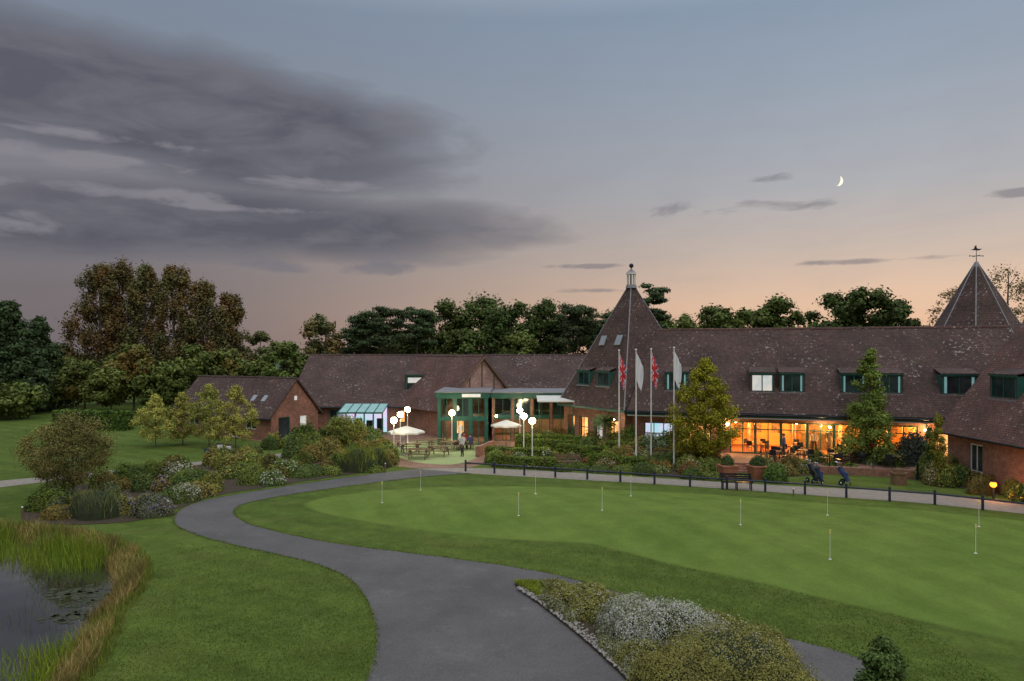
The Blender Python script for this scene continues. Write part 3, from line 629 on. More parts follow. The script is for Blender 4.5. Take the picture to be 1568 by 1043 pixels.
# small brick house left
E=empty('brick_house',(0,0,0)); u=Vector((.88,-.475,0)).normalized()
Lh=13.2;Wh=6.0; v_=Vector((-u.y,u.x,0)); apex=Vector((-20.5,68,0)); org=apex-u*Lh-v_*Wh/2
E.location=org; E.rotation_euler=(0,0,math.atan2(u.y,u.x))
mb=MB(); fo=[(7.9,9.0,.05,2.1),(9.9,11.3,.9,2.0),(2,3.4,.9,2.0)]; ro=[(.9,2.3,.05,2.0),(3.6,4.5,1.0,2.0)]
gable_walls(mb,Lh,Wh,2.3,5.4,fo,[],ro); mb.build('walls',E); gable_roof(E,Lh,Wh,2.3,5.4,.4,.3,'tile')
mb=MB()
window(mb,*fo[0],0,1,1,'white','glass_dk'); window(mb,*fo[1],0,2,1,'white','glass_dk'); window(mb,*fo[2],0,2,1,'white','glass_dk')
mb.T=Matrix.Translation((Lh,0,0))@Matrix.Rotation(math.pi/2,4,'Z'); window(mb,*ro[0],0,2,1,'green','glass_dk'); window(mb,*ro[1],0,1,1,'white','litw')
mb.box(2.85,-.06,3.5,3.15,-.004,3.9,'litw'); mb.T=Matrix.Identity(4)
kk=(5.4-2.3)/3
for x in (9.5,10.9): mb.prism([(x,.9,2.3+.9*kk+.2),(x+.5,.9,2.3+.9*kk+.2),(x+.5,1.4,2.3+1.4*kk+.2),(x,1.4,2.3+1.4*kk+.2)],[(x,.87,2.3+.9*kk+.24),(x+.5,.87,2.3+.9*kk+.24),(x+.5,1.37,2.3+1.4*kk+.24),(x,1.37,2.3+1.4*kk+.24)],'skyl')
mb.build('windows_and_doors',E)
# long rear building
E=empty('brick_long_building',(-22.8,74,0),0.0); L=34;W=16;ze=2.7;zr=7.55
mb=MB(); ops=[(11.2,12.6,.8,2.1),(13.6,15.3,.1,2.1),(4,7,.8,2.1)]; gable_walls(mb,L,W,ze,zr,ops); mb.build('walls',E); kb=gable_roof(E,L,W,ze,zr,.6,.3,'tile')
mb=MB()
for o_,g_ in zip(ops,('lit','lit','glass_dk')): window(mb,*o_,0,2,1,'green','glass' if g_=='lit' else g_,g_ if g_=='lit' else None)
z0=ze+.2+kb*1.9; dormer(mb,12.6,2.0,1.9,z0,z0+1.5,kb,'glass_dk',2); mb.box(11.8,1.87,z0+.75,13.4,1.89,z0+1.3,'litw')
mb.build('windows',E)
# cross gable wing
ga=math.radians(36); E=empty('brick_gable_wing',(0,0,0),ga); Wg=8.6;D=14.
ap=Vector((-2.95,70.5)); ux=Vector((math.cos(ga),math.sin(ga))); org=ap-ux*Wg/2; E.location=(org.x,org.y,0)
mb=MB(); ze=2.8;zr=7.45
wall(mb,0,Wg,0,ze,0,.3,[(1,2.4,.2,2.4)],'brick'); mb.face([(0,0,ze),(Wg,0,ze),(Wg/2,0,zr)],'brick_lt')
mb.face([(0,D,0),(0,0,0),(0,0,ze),(0,D,ze)],'brick'); mb.face([(Wg,0,0),(Wg,D,0),(Wg,D,ze),(Wg,0,ze)],'brick'); mb.build('walls',E)
mb=MB(); 
roof_slab(mb,(-.5,D,ze-.5),(-.5,-.35,ze-.5),(Wg/2,-.35,zr+.03),(Wg/2,D,zr+.03),.15,'tile2','tile2')
roof_slab(mb,(Wg+.5,-.35,ze-.5),(Wg+.5,D,ze-.5),(Wg/2,D,zr+.03),(Wg/2,-.35,zr+.03),.15,'tile2','tile2')
mb.cyl((Wg/2,-.36,zr+.15),(Wg/2,D,zr+.15),.13,.13,8,'tile2')
for sgn in (-1,1): mb.cyl((Wg/2+sgn*(Wg/2+.4),-.37,ze-.4),(Wg/2,-.37,zr+.05),.09,.09,5,'wood')
for i in (2,3,4):
    x=Wg*i/6; zt=ze+(zr-ze)*(1-abs(x-Wg/2)/(Wg/2))-.15; mb.box(x-.07,-.06,ze,x+.07,-.004,zt,'wood')
mb.build('roof',E)
mb=MB(); window(mb,1,2.4,.2,2.4,0,2,1,'green','glass','lit'); mb.build('windows',E)
# glazed green entrance pavilion
M['roomdk']=mat_n('dim_interior',(.22,.19,.15),(.36,.28,.2),1,.9)
E=empty('glazed_entrance_pavilion',(-6.3,63.5,0)); mb=MB()
def pav(x0,x1,y0,y1,h,nb,br=False):
    mb.box(x0-.25,y0-.25,h,x1+.25,y1,h+.45,'green'); mb.box(x0-.35,y0-.35,h+.452,x1+.35,y1,h+.52,'lead')
    n=nb; w=(x1-x0)/n
    for i in range(n+1): mb.box(x0+i*w-.12,y0-.12,0,x0+i*w+.12,y0+.1,h-.003,'brick' if br else 'green')
    for i in range(n):
        a=x0+i*w+.12;b=x0+(i+1)*w-.12; window(mb,a,b,.05,h*.53,y0-.1,2,1,'green','glass',None,.07); window(mb,a,b,h*.53+.25,h-.01,y0-.1,2,1,'green','glass_dk' if i%2 else 'glass',None,.07)
        mb.box(a,y0-.06,h*.53+.003,b,y0+.08,h*.53+.247,'green')
    mb.face([(x0,y1-.1,0),(x1,y1-.1,0),(x1,y1-.1,h),(x0,y1-.1,h)],'roomdk'); mb.face([(x0,y0+.2,h*.53+.1),(x1,y0+.2,h*.53+.1),(x1,y1-.2,h*.53+.1),(x0,y1-.2,h*.53+.1)],'roomdk')
    for xx in (x0,x1): 
        for t in range(4):
            yy=y0+.15+(y1-y0-.3)*t/4; mb.box(xx-.05,yy,.0,xx+.05,yy+.12,h-.004,'green')
        mb.face([(xx,y0+.1,.05),(xx,y1,.05),(xx,y1,h),(xx,y0+.1,h)],'glass_dk')
pav(0,4.1,-1.5,7.5,4.1,3); pav(4.6,11.6,1.5,8.5,3.9,4,True)
mb.box(2.0,-1.86,4.17,3.6,-1.76,4.45,'litw')
mb.build('pavilion',E)
plight('pavilion_lamp',(-4.4,66,1.7),150,(1,.75,.5)); plight('pavilion_lamp',(-4.4,66,3.4),80,(1,.75,.5)); plight('pavilion_lamp',(1,67.5,1.6),240,(1,.6,.28)); plight('pavilion_lamp',(3.6,67.5,1.6),190,(1,.6,.28))
mb=MB(); mb.prism([(2.2,61.6,3.75),(5.4,61.6,3.75),(5.4,65.2,4.05),(2.2,65.2,4.05)],[(2.2,61.6,3.85),(5.4,61.6,3.85),(5.4,65.2,4.2),(2.2,65.2,4.2)],'canvas')
for x in (2.35,5.25): mb.cyl((x,61.8,0),(x,61.8,3.76),.05,.05,8,'green')
mb.build('white_canopy')
# conservatory
E=empty('lit_conservatory',(-17.0,69.8,0)); mb=MB()
for i in range(6):
    x=i*.88; mb.box(x-.06,-.06,0,x+.06,.05,2.05,'green'); mb.cyl((x,0,2.10),(x,3.5,2.80),.05,.05,5,'green')
for i in range(5): mb.face([(i*.88+.06,0,.5),((i+1)*.88-.06,0,.5),((i+1)*.88-.06,0,2.0),(i*.88+.06,0,2.0)],'glass')
for i in range(4): mb.box(.3+i*1.05,2.2,0,.9+i*1.05,2.5,1.2+.2*(i%2),'dark')
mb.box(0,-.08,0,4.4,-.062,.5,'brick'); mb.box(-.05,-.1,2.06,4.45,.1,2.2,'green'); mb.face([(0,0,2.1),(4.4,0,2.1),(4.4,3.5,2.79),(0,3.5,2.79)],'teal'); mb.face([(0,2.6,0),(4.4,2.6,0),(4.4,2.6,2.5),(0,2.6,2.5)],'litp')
mb.face([(0,0,0),(0,3.5,0),(0,3.5,2.7),(0,0,2.1)],'glass_dk'); mb.face([(4.4,0,0),(4.4,3.5,0),(4.4,3.5,2.7),(4.4,0,2.1)],'glass'); mb.build('frame_and_glass',E)
# ------------------------------------------------------------------ STREET FURNITURE
def rail_fence():
    pts=[S(*p) for p in [(713,722),(785,727),(861,732),(950,738),(1048,745),(1157,752),(1217,756),(1283,761),(1352,767),(1427,772),(1520,783),(1620,796),(1760,815)]]
    P=smooth(pts,1,False); mb=MB(); seg=[];L=0
    for a,b in zip(P[:-1],P[1:]): seg.append((L,a,b)); L+=math.dist(a,b)
    def at(s):
        for l,a,b in seg[::-1]:
            if s>=l: t=(s-l)/max(1e-6,math.dist(a,b)); return (a[0]+(b[0]-a[0])*t,a[1]+(b[1]-a[1])*t)
    n=int(L/2.1)
    q=[at(L*i/n-1e-4 if i else 0) for i in range(n+1)]
    for i,(x,y) in enumerate(q):
        mb.cyl((x,y,0),(x,y,.72),.07,.065,8,'blueblk'); mb.ball((x,y,.73),.075,'blueblk',8)
        if i: 
            a=q[i-1]; mb.cyl((a[0],a[1],.58),(x,y,.58),.055,.055,6,'blueblk')
    mb.build('post_and_rail_fence')
rail_fence()
def lamp(px,d,H=3.0):
    x,y=Bd(px,d); mb=MB(); mb.cyl((0,0,0),(0,0,.5),.09,.07,8,'white'); mb.cyl((0,0,.5),(0,0,H-.25),.045,.035,8,'white')
    mb.cyl((0,0,H-.31),(0,0,H-.2),.05,.1,8,'dark'); mb.ball((0,0,H),.24,'globe',14); mb.cyl((0,0,H+.22),(0,0,H+.30),.08,.02,8,'dark')
    mb.build('street_lamp',None,(x,y,0))
for px,d in ((603,53),(613,58),(624,63),(692,59.5),(796,62),(802,56.5),(815,52.6)): lamp(px,d)
def parasol(x,y,R=1.5,h=2.35):
    mb=MB(); mb.cyl((0,0,0),(0,0,h+.1),.03,.03,8,'wood'); mb.cyl((0,0,0),(0,0,.12),.3,.26,12,'stone')
    for i in range(8):
        a=i*math.pi/4;b=a+math.pi/4; A_=(R*math.cos(a),R*math.sin(a),h-.45);B_=(R*math.cos(b),R*math.sin(b),h-.45); m_=((A_[0]+B_[0])*.48,(A_[1]+B_[1])*.48,h-.4)
        mb.face([(0,0,h),A_,m_],'canvas'); mb.face([(0,0,h),m_,B_],'canvas'); mb.face([A_,m_,(m_[0],m_[1],h-.55),(A_[0],A_[1],h-.58)],'canvas'); mb.face([m_,B_,(B_[0],B_[1],h-.58),(m_[0],m_[1],h-.55)],'canvas')
        mb.cyl((0,0,h-.03),(A_[0],A_[1],h-.47),.012,.01,4,'wood')
    mb.build('parasol',None,(x,y,0))
for px,d in ((622,55.5),(775,60.5)): parasol(*Bd(px,d),1.3 if px!=622 else 1.45)
def picnic(x,y,r):
    mb=MB()
    for i in range(5): mb.box(-.85,-.36+i*.147,.70,.85,-.36+i*.147+.13,.74,'wood')
    for s in (-1,1):
        for j in (0,1): mb.box(-.85,s*.68-.14+j*.145,.43,.85,s*.68-.14+j*.145+.13,.465,'wood')
        x0=s*.6; mb.cyl((x0,-.7,0),(x0,-.25,.7),.04,.04,4,'wood'); mb.cyl((x0,.7,0),(x0,.25,.7),.04,.04,4,'wood'); mb.box(x0-.03,-.8,.37,x0+.03,.8,.428,'wood'); mb.box(x0-.031,-.36,.64,x0+.031,.36,.698,'wood')
    mb.build('picnic_table',None,(x,y,.016),r)
for px,py,r in [(628,694,.3),(650,688,.1),(672,698,-.2),(690,690,.5),(712,688,.2),(640,703,0),(600,690,.4),(668,685,.1)]: picnic(*S(px,py),r)
def bench(px,py,r,mat='wood'):
    x,y=S(px,py); mb=MB()
    for i in range(4): mb.box(-.9,-.22+i*.12,.43,.9,-.12+i*.12,.46,mat)
    for i in range(3): mb.box(-.9,.27,.55+i*.13,.9,.30,.65+i*.13,mat)
    for s in (-.8,0,.8): mb.box(s-.03,-.22,0,s+.03,-.16,.428,mat); mb.box(s-.03,.22,0,s+.03,.268,.95,mat); mb.box(s-.028,-.16,.38,s+.028,.22,.426,mat)
    for s in (-.87,.87): mb.box(s-.035,-.2,.63,s+.035,.265,.67,mat); mb.box(s-.03,-.2,.461,s+.03,-.15,.628,mat)
    mb.build('park_bench',None,(x,y,0),r)
bench(870,716,.05); bench(1128,750,-.12,'dark'); bench(1020,709,-.1)
def table_set(s,t,n=4):
    e=empty('terrace_table_and_chairs',loc_main(s,t,fl),rng.uniform(0,3)); mb=MB(); mb.cyl((0,0,.71),(0,0,.74),.45,.45,16,'wood'); mb.cyl((0,0,0),(0,0,.71),.04,.04,8,'dark'); mb.cyl((0,0,0),(0,0,.03),.25,.22,12,'dark'); mb.build('table',e)
    for i in range(n):
        a=i*2*math.pi/n; mb=MB(); mb.T=Matrix.Rotation(a,4,'Z')@Matrix.Translation((0,.72,0))
        mb.box(-.22,-.22,.42,.22,.22,.46,'dark'); mb.box(-.22,.18,.55,.22,.22,.9,'dark')
        for sx_ in (-.2,.2):
            for sy in (-.2,.2): mb.cyl((sx_,sy,0),(sx_,sy,.42 if sy<0 else .9),.018,.018,5,'dark')
        mb.build('chair_%d'%i,e)
for s,t in [(10.6,-2.6),(12.6,-1.4),(14.4,-2.8),(16.2,-1.5),(18,-2.8),(19.6,-1.6),(11,-.6)]: table_set(s,t)
for s,t in [(9.5,2.3),(12.5,2.6),(15.5,2.2),(18.2,2.5)]: table_set(s,t)
def flagpole(px,d,col,top):
    x,y=Bd(px,d); h=topz(top,d); mb=MB(); mb.cyl((0,0,0),(0,0,h),.06,.035,10,'white'); mb.ball((0,0,h+.06),.08,'white',8); mb.cyl((0,0,0),(0,0,.3),.12,.1,10,'stone')
    n=12;m_=18; fh=2.0;w=.5
    def P(i,j):
        t=j/m_; u_=i/n; z=h-.15-fh*t-(.95*u_*(1-.2*t)); x_=.05+w*u_*(.45+.45*math.sin(1.2+1.6*t)); y_=.12*math.sin(u_*10+t*2.5)*(.3+u_); return (x_,y_,z)
    for i in range(n):
        for j in range(m_):
            k=col
            if col=='uj':
                k='blue'; fu=(i+.5)/n; fv=(j+.5)/m_
                if abs(fu-fv)<.16 or abs(1-fu-fv)<.16: k='fwhite'
                if abs(fu-fv)<.07 or abs(1-fu-fv)<.07: k='red'
                if abs(fu-.5)<.2 or abs(fv-.5)<.17: k='fwhite'
                if abs(fu-.5)<.13 or abs(fv-.5)<.1: k='red'
            mb.face([P(i,j),P(i,j+1),P(i+1,j+1),P(i+1,j)],k,True)
    mb.build('flagpole',None,(x,y,0))
flagpole(948,53,'uj',538); flagpole(974,51,'fwhite',537); flagpole(997,52,'uj',536); flagpole(1032,50,'fwhite',534)
def pin(px,top,base):
    x,y=S(px,base); z=float(heights(np.array([[x,y]]))[0][0]); mb=MB(); mb.cyl((0,0,-.05),(0,0,1.0),.011,.009,6,'white'); mb.cyl((0,0,.97),(0,0,1.08),.03,.03,8,'yellow'); mb.cyl((0,0,.002),(0,0,.02),.06,.055,12,'white'); mb.ball((0,0,1.09),.03,'yellow',8)
    mb.build('putting_hole_pin',None,(x,y,z))
for p in [(585,760,777),(644,738,752),(820,740,763),(794,775,797),(922,768,792),(966,750,765),(1134,795,822),(1267,779,805),(1271,836,870),(1499,793,823),(1494,830,865)]: pin(*p)
def marker(px,base,h=.5):
    x,y=S(px,base); mb=MB(); mb.cyl((0,0,0),(0,0,h),.045,.045,8,'wood'); mb.cyl((0,0,h),(0,0,h+.06),.05,.02,8,'white'); mb.build('marker_post',None,(x,y,0))
for p in ((257,790,.7),(34,800,.7),(590,724,.6),(55,770,.6),(1215,760,.4)): marker(*p)
def trolley(px,base,r,c):
    x,y=S(px,base); mb=MB()
    for s in (-1,1):
        mb.cyl((s*.28,0,.15),(s*.33,0,.15),.15,.15,16,'dark'); mb.cyl((s*.27,0,.15),(s*.34,0,.15),.05,.05,8,'white')
    mb.cyl((-.28,0,.15),(.28,0,.15),.015,.015,6,'lead'); mb.cyl((0,-.45,.09),(0,-.49,.09),.09,.09,12,'dark'); mb.cyl((0,-.45,.1),(0,.5,1.0),.02,.02,6,'lead'); mb.cyl((-.13,.5,1.0),(.13,.5,1.0),.018,.018,6,'dark')
    mb.cyl((0,-.36,.22),(0,.12,1.02),.13,.17,12,c); mb.cyl((0,.11,1.0),(0,.14,1.05),.18,.18,12,'dark'); mb.box(-.15,-.34,.42,.15,-.16,.75,c)
    for i in range(7):
        a=i*.9; bx=.08*math.cos(a);by=.05*math.sin(a); mb.cyl((bx,.12+by,1.0),(bx*1.4,.27+by,1.27+.03*(i%3)),.008,.008,5,'lead'); mb.ball((bx*1.4,.27+by,1.29+.03*(i%3)),.05,'dark' if i%2 else 'cloth1',8,(1,1.4,.8))
    mb.build('golf_trolley',None,(x,y,.01),r)
trolley(1252,742,2.2,'cloth2'); trolley(1289,742,1.0,'cloth2'); trolley(1243,738,.3,'dark')
def planter(px,py):
    x,y=S(px,py); mb=MB(); mb.prism([(-.4,-.4,0),(.4,-.4,0),(.4,.4,0),(-.4,.4,0)],[(-.5,-.5,.75),(.5,-.5,.75),(.5,.5,.75),(-.5,.5,.75)],'terra'); mb.box(-.55,-.55,.752,.55,.55,.84,'terra'); mb.build('terracotta_planter',None,(x,y,0),.2)
    shrub('planter_shrub',x,y,.5,.5,.65,(.07,.11,.04),.06,3,z0=.82)
planter(1114,732); planter(1160,733)
x,y=S(318,706); mb=MB(); mb.cyl((0,0,0),(0,0,.85),.24,.26,14,'green'); mb.cyl((0,0,.85),(0,0,.95),.28,.2,14,'dark'); mb.build('litter_bin',None,(x,y,0))
for px,py in ((337,700),(350,702)):
    x,y=S(px,py); mb=MB(); mb.box(-.3,-.03,.0,-.24,.03,1.1,'wood'); mb.box(.24,-.03,0,.3,.03,1.1,'wood'); mb.box(-.24,-.02,.45,.24,.02,1.05,'blueblk'); mb.box(-.2,-.026,.6,.2,-.021,.95,'canvas'); mb.build('golf_course_sign',None,(x,y,0),.1)
x,y=S(1521,765); mb=MB(); mb.cyl((0,0,0),(0,0,.7),.06,.06,8,'dark'); mb.ball((0,0,.82),.17,'bulb_o',12); mb.cyl((0,0,.96),(0,0,1.02),.18,.03,10,'dark'); mb.build('garden_lamp',None,(x,y,0)); plight('garden_lamp_light',(x-.05,y-.4,.8),55,(1,.35,.08),.12)
x,y=S(1405,735); mb=MB(); mb.cyl((0,0,0),(0,0,1.05),.07,.07,10,'dark'); mb.cyl((0,0,1.05),(0,0,1.12),.09,.05,10,'dark'); mb.build('bollard',None,(x,y,0))
x,y=S(1376,742); mb=MB(); mb.box(-.35,-.3,0,.35,.3,.65,'wood'); mb.box(-.42,-.36,.652,.42,.36,.74,'wood'); mb.box(-.25,-.2,.742,.25,.2,.95,'wood'); mb.build('ball_washer_stand',None,(x,y,0))
for px,d,z in ((662,72.5,1.6),(760,64.3,2.3),(560,73.5,1.9),(940,56.2,2.7)):
    x,y=Bd(px,d); mb=MB(); mb.box(-.05,.05,-.1,.05,.25,.1,'dark'); mb.ball((0,0,0),.1,'globe',10); mb.build('wall_lantern',None,(x,y,z))
mb=MB()
mb.cyl((0,0,0),(0,0,.5),.3,.25,10,'stone'); mb.cyl((0,0,.5),(0,0,1.1),.22,.12,10,'white'); mb.cyl((0,0,1.1),(0,0,1.45),.12,.2,10,'white'); mb.ball((0,0,1.6),.18,'white',10); mb.build('stone_urn',None,Bd(705,62)+(0,))
mb=MB(); a=S(728,700);b=S(752,690); mb.prism([(a[0],a[1],0),(b[0],b[1],0),(b[0]+.3,b[1]+.1,0),(a[0]+.3,a[1]+.1,0)],[(a[0],a[1],.8),(b[0],b[1],.8),(b[0]+.3,b[1]+.1,.8),(a[0]+.3,a[1]+.1,.8)],'brick'); mb.build('garden_wall')
# ------------------------------------------------------------------ PEOPLE
def person(x,y,z,rot,seated,shirt):
    if seated:
        J=dict(pel=(0,0,.56),sp=(0,-.02,.78),ch=(0,0,1.0),nk=(0,.03,1.15),hd=(0,.05,1.24),ht=(0,.05,1.38))
        lg=lambda s:[(s*.1,.02,.54),(s*.14,.43,.52),(s*.14,.42,.1),(s*.15,.56,.04)]; ar=lambda s:[(s*.19,0,1.08),(s*.25,.08,.82),(s*.16,.33,.78)]
    else:
        J=dict(pel=(0,0,.95),sp=(0,0,1.15),ch=(0,0,1.36),nk=(0,.01,1.5),hd=(0,.03,1.59),ht=(0,.03,1.73))
        lg=lambda s:[(s*.1,0,.9),(s*.11,.02,.5),(s*.12,-.02,.09),(s*.13,.13,.04)]; ar=lambda s:[(s*.2,0,1.43),(s*.26,.0,1.13),(s*.24,.14,.88)]
    V=[J[k] for k in ('pel','sp','ch','nk','hd','ht')]; Rr=[.14,.125,.15,.055,.085,.075]; Ed=[(0,1),(1,2),(2,3),(3,4),(4,5)]; hands=[]
    for s in (-1,1):
        i=len(V); V+=ar(s); Rr+=[.065,.048,.032]; Ed+=[(2,i),(i,i+1),(i+1,i+2)]; hands.append((V[i+1],V[i+2]))
        i=len(V); V+=lg(s); Rr+=[.095,.07,.045,.035]; Ed+=[(0,i),(i,i+1),(i+1,i+2),(i+2,i+3)]
    me=bpy.data.meshes.new('p'); me.from_pydata(V,Ed,[]); o=bpy.data.objects.new('tmp',me); sc.collection.objects.link(o)
    md=o.modifiers.new('s','SKIN'); md.use_smooth_shade=True
    for i,r in enumerate(Rr): me.skin_vertices[0].data[i].radius=(r,r*(.8 if i<3 else 1))
    me.skin_vertices[0].data[0].use_root=True
    o.modifiers.new('u','SUBSURF').levels=1
    dg=bpy.context.evaluated_depsgraph_get(); dg.update(); em=bpy.data.meshes.new_from_object(o.evaluated_get(dg)); bpy.data.objects.remove(o)
    mb=MB(); vv=[v.co.copy() for v in em.vertices]; nz=J['nk'][2]; pz=J['pel'][2]
    for p in em.polygons:
        c=p.center; k=shirt
        if c.z>nz: k='skin'
        elif c.z<pz+.02 and not(abs(c.x)>.17 and c.z>pz-.12 and not seated): k='trous' if c.z>.09 else 'dark'
        if any((c-Vector(h[1])).length<.1 for h in hands): k='skin'
        mb.face([vv[i] for i in p.vertices],k,True)
    h=Vector(J['hd']); mb.ball(h+Vector((0,-.02,.09)),.105,'hair',12,(.9,1,.95)); mb.cyl(h+Vector((0,.075,.035)),h+Vector((0,.115,.015)),.012,.018,6,'skin')
    for s in (-1,1):
        mb.ball(h+Vector((s*.035,.082,.05)),.012,'dark',6); mb.ball(h+Vector((s*.09,.0,.03)),.025,'skin',6,(.4,.8,1.2))
        el,ha=map(Vector,hands[0 if s<0 else 1]); d=(ha-el).normalized(); sd=Vector((1,0,0))
        for i in range(4): b0=ha+d*.05+sd*(i-1.5)*.02; mid=b0+d*.045; mb.cyl(b0,mid,.010,.009,5,'skin'); mb.cyl(mid,mid+d*(.025+.006*(i%2))+Vector((0,0,-.02)),.009,.007,5,'skin')
        mb.cyl(ha-sd*s*.02,ha-sd*s*.055+d*.04,.012,.009,5,'skin')
    mb.box(h.x-.025,h.y+.085,h.z-.03,h.x+.025,h.y+.09,h.z-.022,'flr')
    mb.build('person',None,(x,y,z),rot)
x,y=S(712,688)
for dx,dy,r,c_ in ((-.3,-.62,0,'cloth1'),(.35,-.62,.1,'cloth2'),(0,.68,math.pi,'cloth3')): person(x+dx*math.cos(.2)-dy*math.sin(.2),y+dx*math.sin(.2)+dy*math.cos(.2),-.05,r+.2,True,c_)
x,y=S(708,700); person(x,y,.016,2.2,False,'cloth1')
for s,t,r,se,c_ in ((11.3,-.8,1.0,False,'cloth2'),(13.6,2.2,2.5,False,'cloth1'),(16.9,-1.2,.4,False,'cloth3'),(14.8,4.2,3.3,False,'dark')): person(*loc_main(s,t,fl),r,se,c_)
# ------------------------------------------------------------------ TREES
DK=(.066,.098,.031);MD=(.096,.13,.038);LT=(.14,.155,.065)
def T(name,px,d,top,w,kind,color,mat='leaf',leaf=.26,nc=34,nl=170,dens=1.,tr=None):
    x,y=Bd(px,d); j=rng.uniform(.85,1.18); color=(color[0]*j*rng.uniform(.92,1.12),color[1]*j,color[2]*j)
    return tree(name,x,y,topz(top,d),w/2*d/F,kind,leaf,nc,nl,color,mat,0,dens,tr)
for px,d,top,w in ((12,92,458,122),(60,100,482,100),(-45,88,450,125),(95,108,528,60),(-10,100,464,95)): T('conifer_tree',px,d,top,w,'cone' if px in(12,60) else 'poplar',(.05,.078,.034),nc=130,nl=150)
for px,d,top,w in ((152,110,400,104),(188,114,397,98),(225,112,402,96),(268,110,404,94),(312,108,430,104),(352,111,448,80)): T('poplar_tree',px,d,top,w,'poplar',(.115,.115,.05),'leafA',nc=175,nl=105,leaf=.20)
for px,d,top,w in ((130,99,548,80),(205,98,525,95),(290,97,526,110),(345,99,532,90),(397,118,500,60),(440,92,521,80),(498,100,474,84),(405,97,548,70),(470,96,550,60),(530,104,530,50),(170,96,560,90),(60,97,570,90),(250,94,560,90),(20,86,590,100),(370,100,550,70),(100,104,545,60)):
    T('oak_tree',px,d,top,w,'round',LT if px in(397,498) else MD,'leafA' if px in(205,498,130,345) else 'leaf',nc=44,nl=150)
for px,d,top,w in ((558,100,473,72),(598,98,466,80),(640,101,465,72),(884,98,462,96),(925,102,474,58),(1000,82,427,68),(578,108,490,84),(545,101,500,60),(865,104,476,66)): T('pine_tree',px,d,top,w,'pine',(.062,.092,.042),nc=42,nl=240,leaf=.16)
for px,d,top,w in ((685,105,456,112),(735,108,444,124),(785,104,452,120),(835,106,456,104),(655,107,488,84),(1045,95,474,94),(1095,96,462,104),(1145,98,468,100),(1190,96,448,102),(1235,99,474,84),(945,106,468,84),(905,110,492,90),(1280,90,440,104),(1325,87,434,124),(1368,88,449,92),(1400,95,488,74),(620,112,505,100),(1020,104,485,90),(710,100,500,90),(800,99,505,90),(600,103,525,90)):
    T('oak_tree',px,d,top,w,'round',DK if px in(685,735,785,835,1280,1325,1368) else MD,nc=62,nl=190)
for px,d,top,w in ((1457,85,428,74),(1540,78,395,118),(1590,80,406,100)): T('ash_tree',px,d,top,w,'round',(.22,.18,.09),nc=85,nl=60,leaf=.12)
g=[];
for i in range(170):
    a=rng.uniform(-1.05,1.05); d=rng.uniform(150,420); x=d*math.sin(a);y=d*math.cos(a); n=110; dd=unit(n); R_=rng.uniform(5,9)
    P_=dd*R_*np.array([1.3,1.3,.55]); P_[:,2]+=R_*.4; g.append((leafmesh(P_+np.array([x,y,0]),dd,1.1),'leaf',rng.uniform(.3,.7)))
build_np('distant_trees',g,None,(0,0,-.5),(.08,.10,.08))
T('maple_tree',1080,50,545,106,'egg',(.32,.30,.045),leaf=.07,nc=165,nl=230,tr=.12)
T('maple_tree',1331,49.5,528,94,'cone',(.15,.22,.055),leaf=.075,nc=140,nl=180,tr=.1)
for px,d,top,w in ((238,61,603,68),(280,62.5,598,58),(320,61,586,78),(361,60,588,70)): T('young_maple_tree',px,d,top,w,'egg',(.31,.32,.09),leaf=.07,nc=80,nl=130,tr=.05)
T('crab_apple_tree',112,38.5,628,140,'round',(.19,.18,.065),leaf=.05,nc=120,nl=180,tr=.07); T('crab_apple_tree',72,41,648,90,'round',(.17,.18,.06),leaf=.05,nc=75,nl=140,tr=.06)
T('rowan_tree',527,60,635,68,'round',(.16,.21,.06),leaf=.07,nc=65,nl=140,tr=.06)
T('cypress_tree',1437,43.5,628,30,'column',(.20,.22,.045),leaf=.05,nc=44,nl=220,tr=.06); T('cypress_tree',1424,44,650,26,'column',(.09,.13,.04),leaf=.05,nc=36,nl=190,tr=.06)
x,y=Bd(1352,15.0); tree('dwarf_pine_tree',x,y,2.08,1.0,'cone',.038,130,230,(.085,.13,.04),'leaf',0,1,.05)
x,y=Bd(926,55.5); mb=MB(); mb.cyl((0,0,0),(0,0,2.6),.12,.09,8,'bark'); n=260; d=unit(n); d[:,2]=d[:,2]*.8+.15; Lq=rng.uniform(.7,1.1,n)[:,None]; C0=np.tile([0,0,2.7],(n,1)); sd_=np.cross(d,[0,0,1.]); sd_/=np.linalg.norm(sd_,axis=1,keepdims=True)
V_=np.stack([C0-sd_*.03,C0+sd_*.03,C0+d*Lq*.9+sd_*.01-np.array([0,0,.12]),C0+d*Lq-np.array([0,0,.2])],1).reshape(-1,3); build_np('cordyline_palm',[(V_,'leaf',rng.uniform(.3,.8,n))],mb,(x,y,0),(.14,.19,.07))
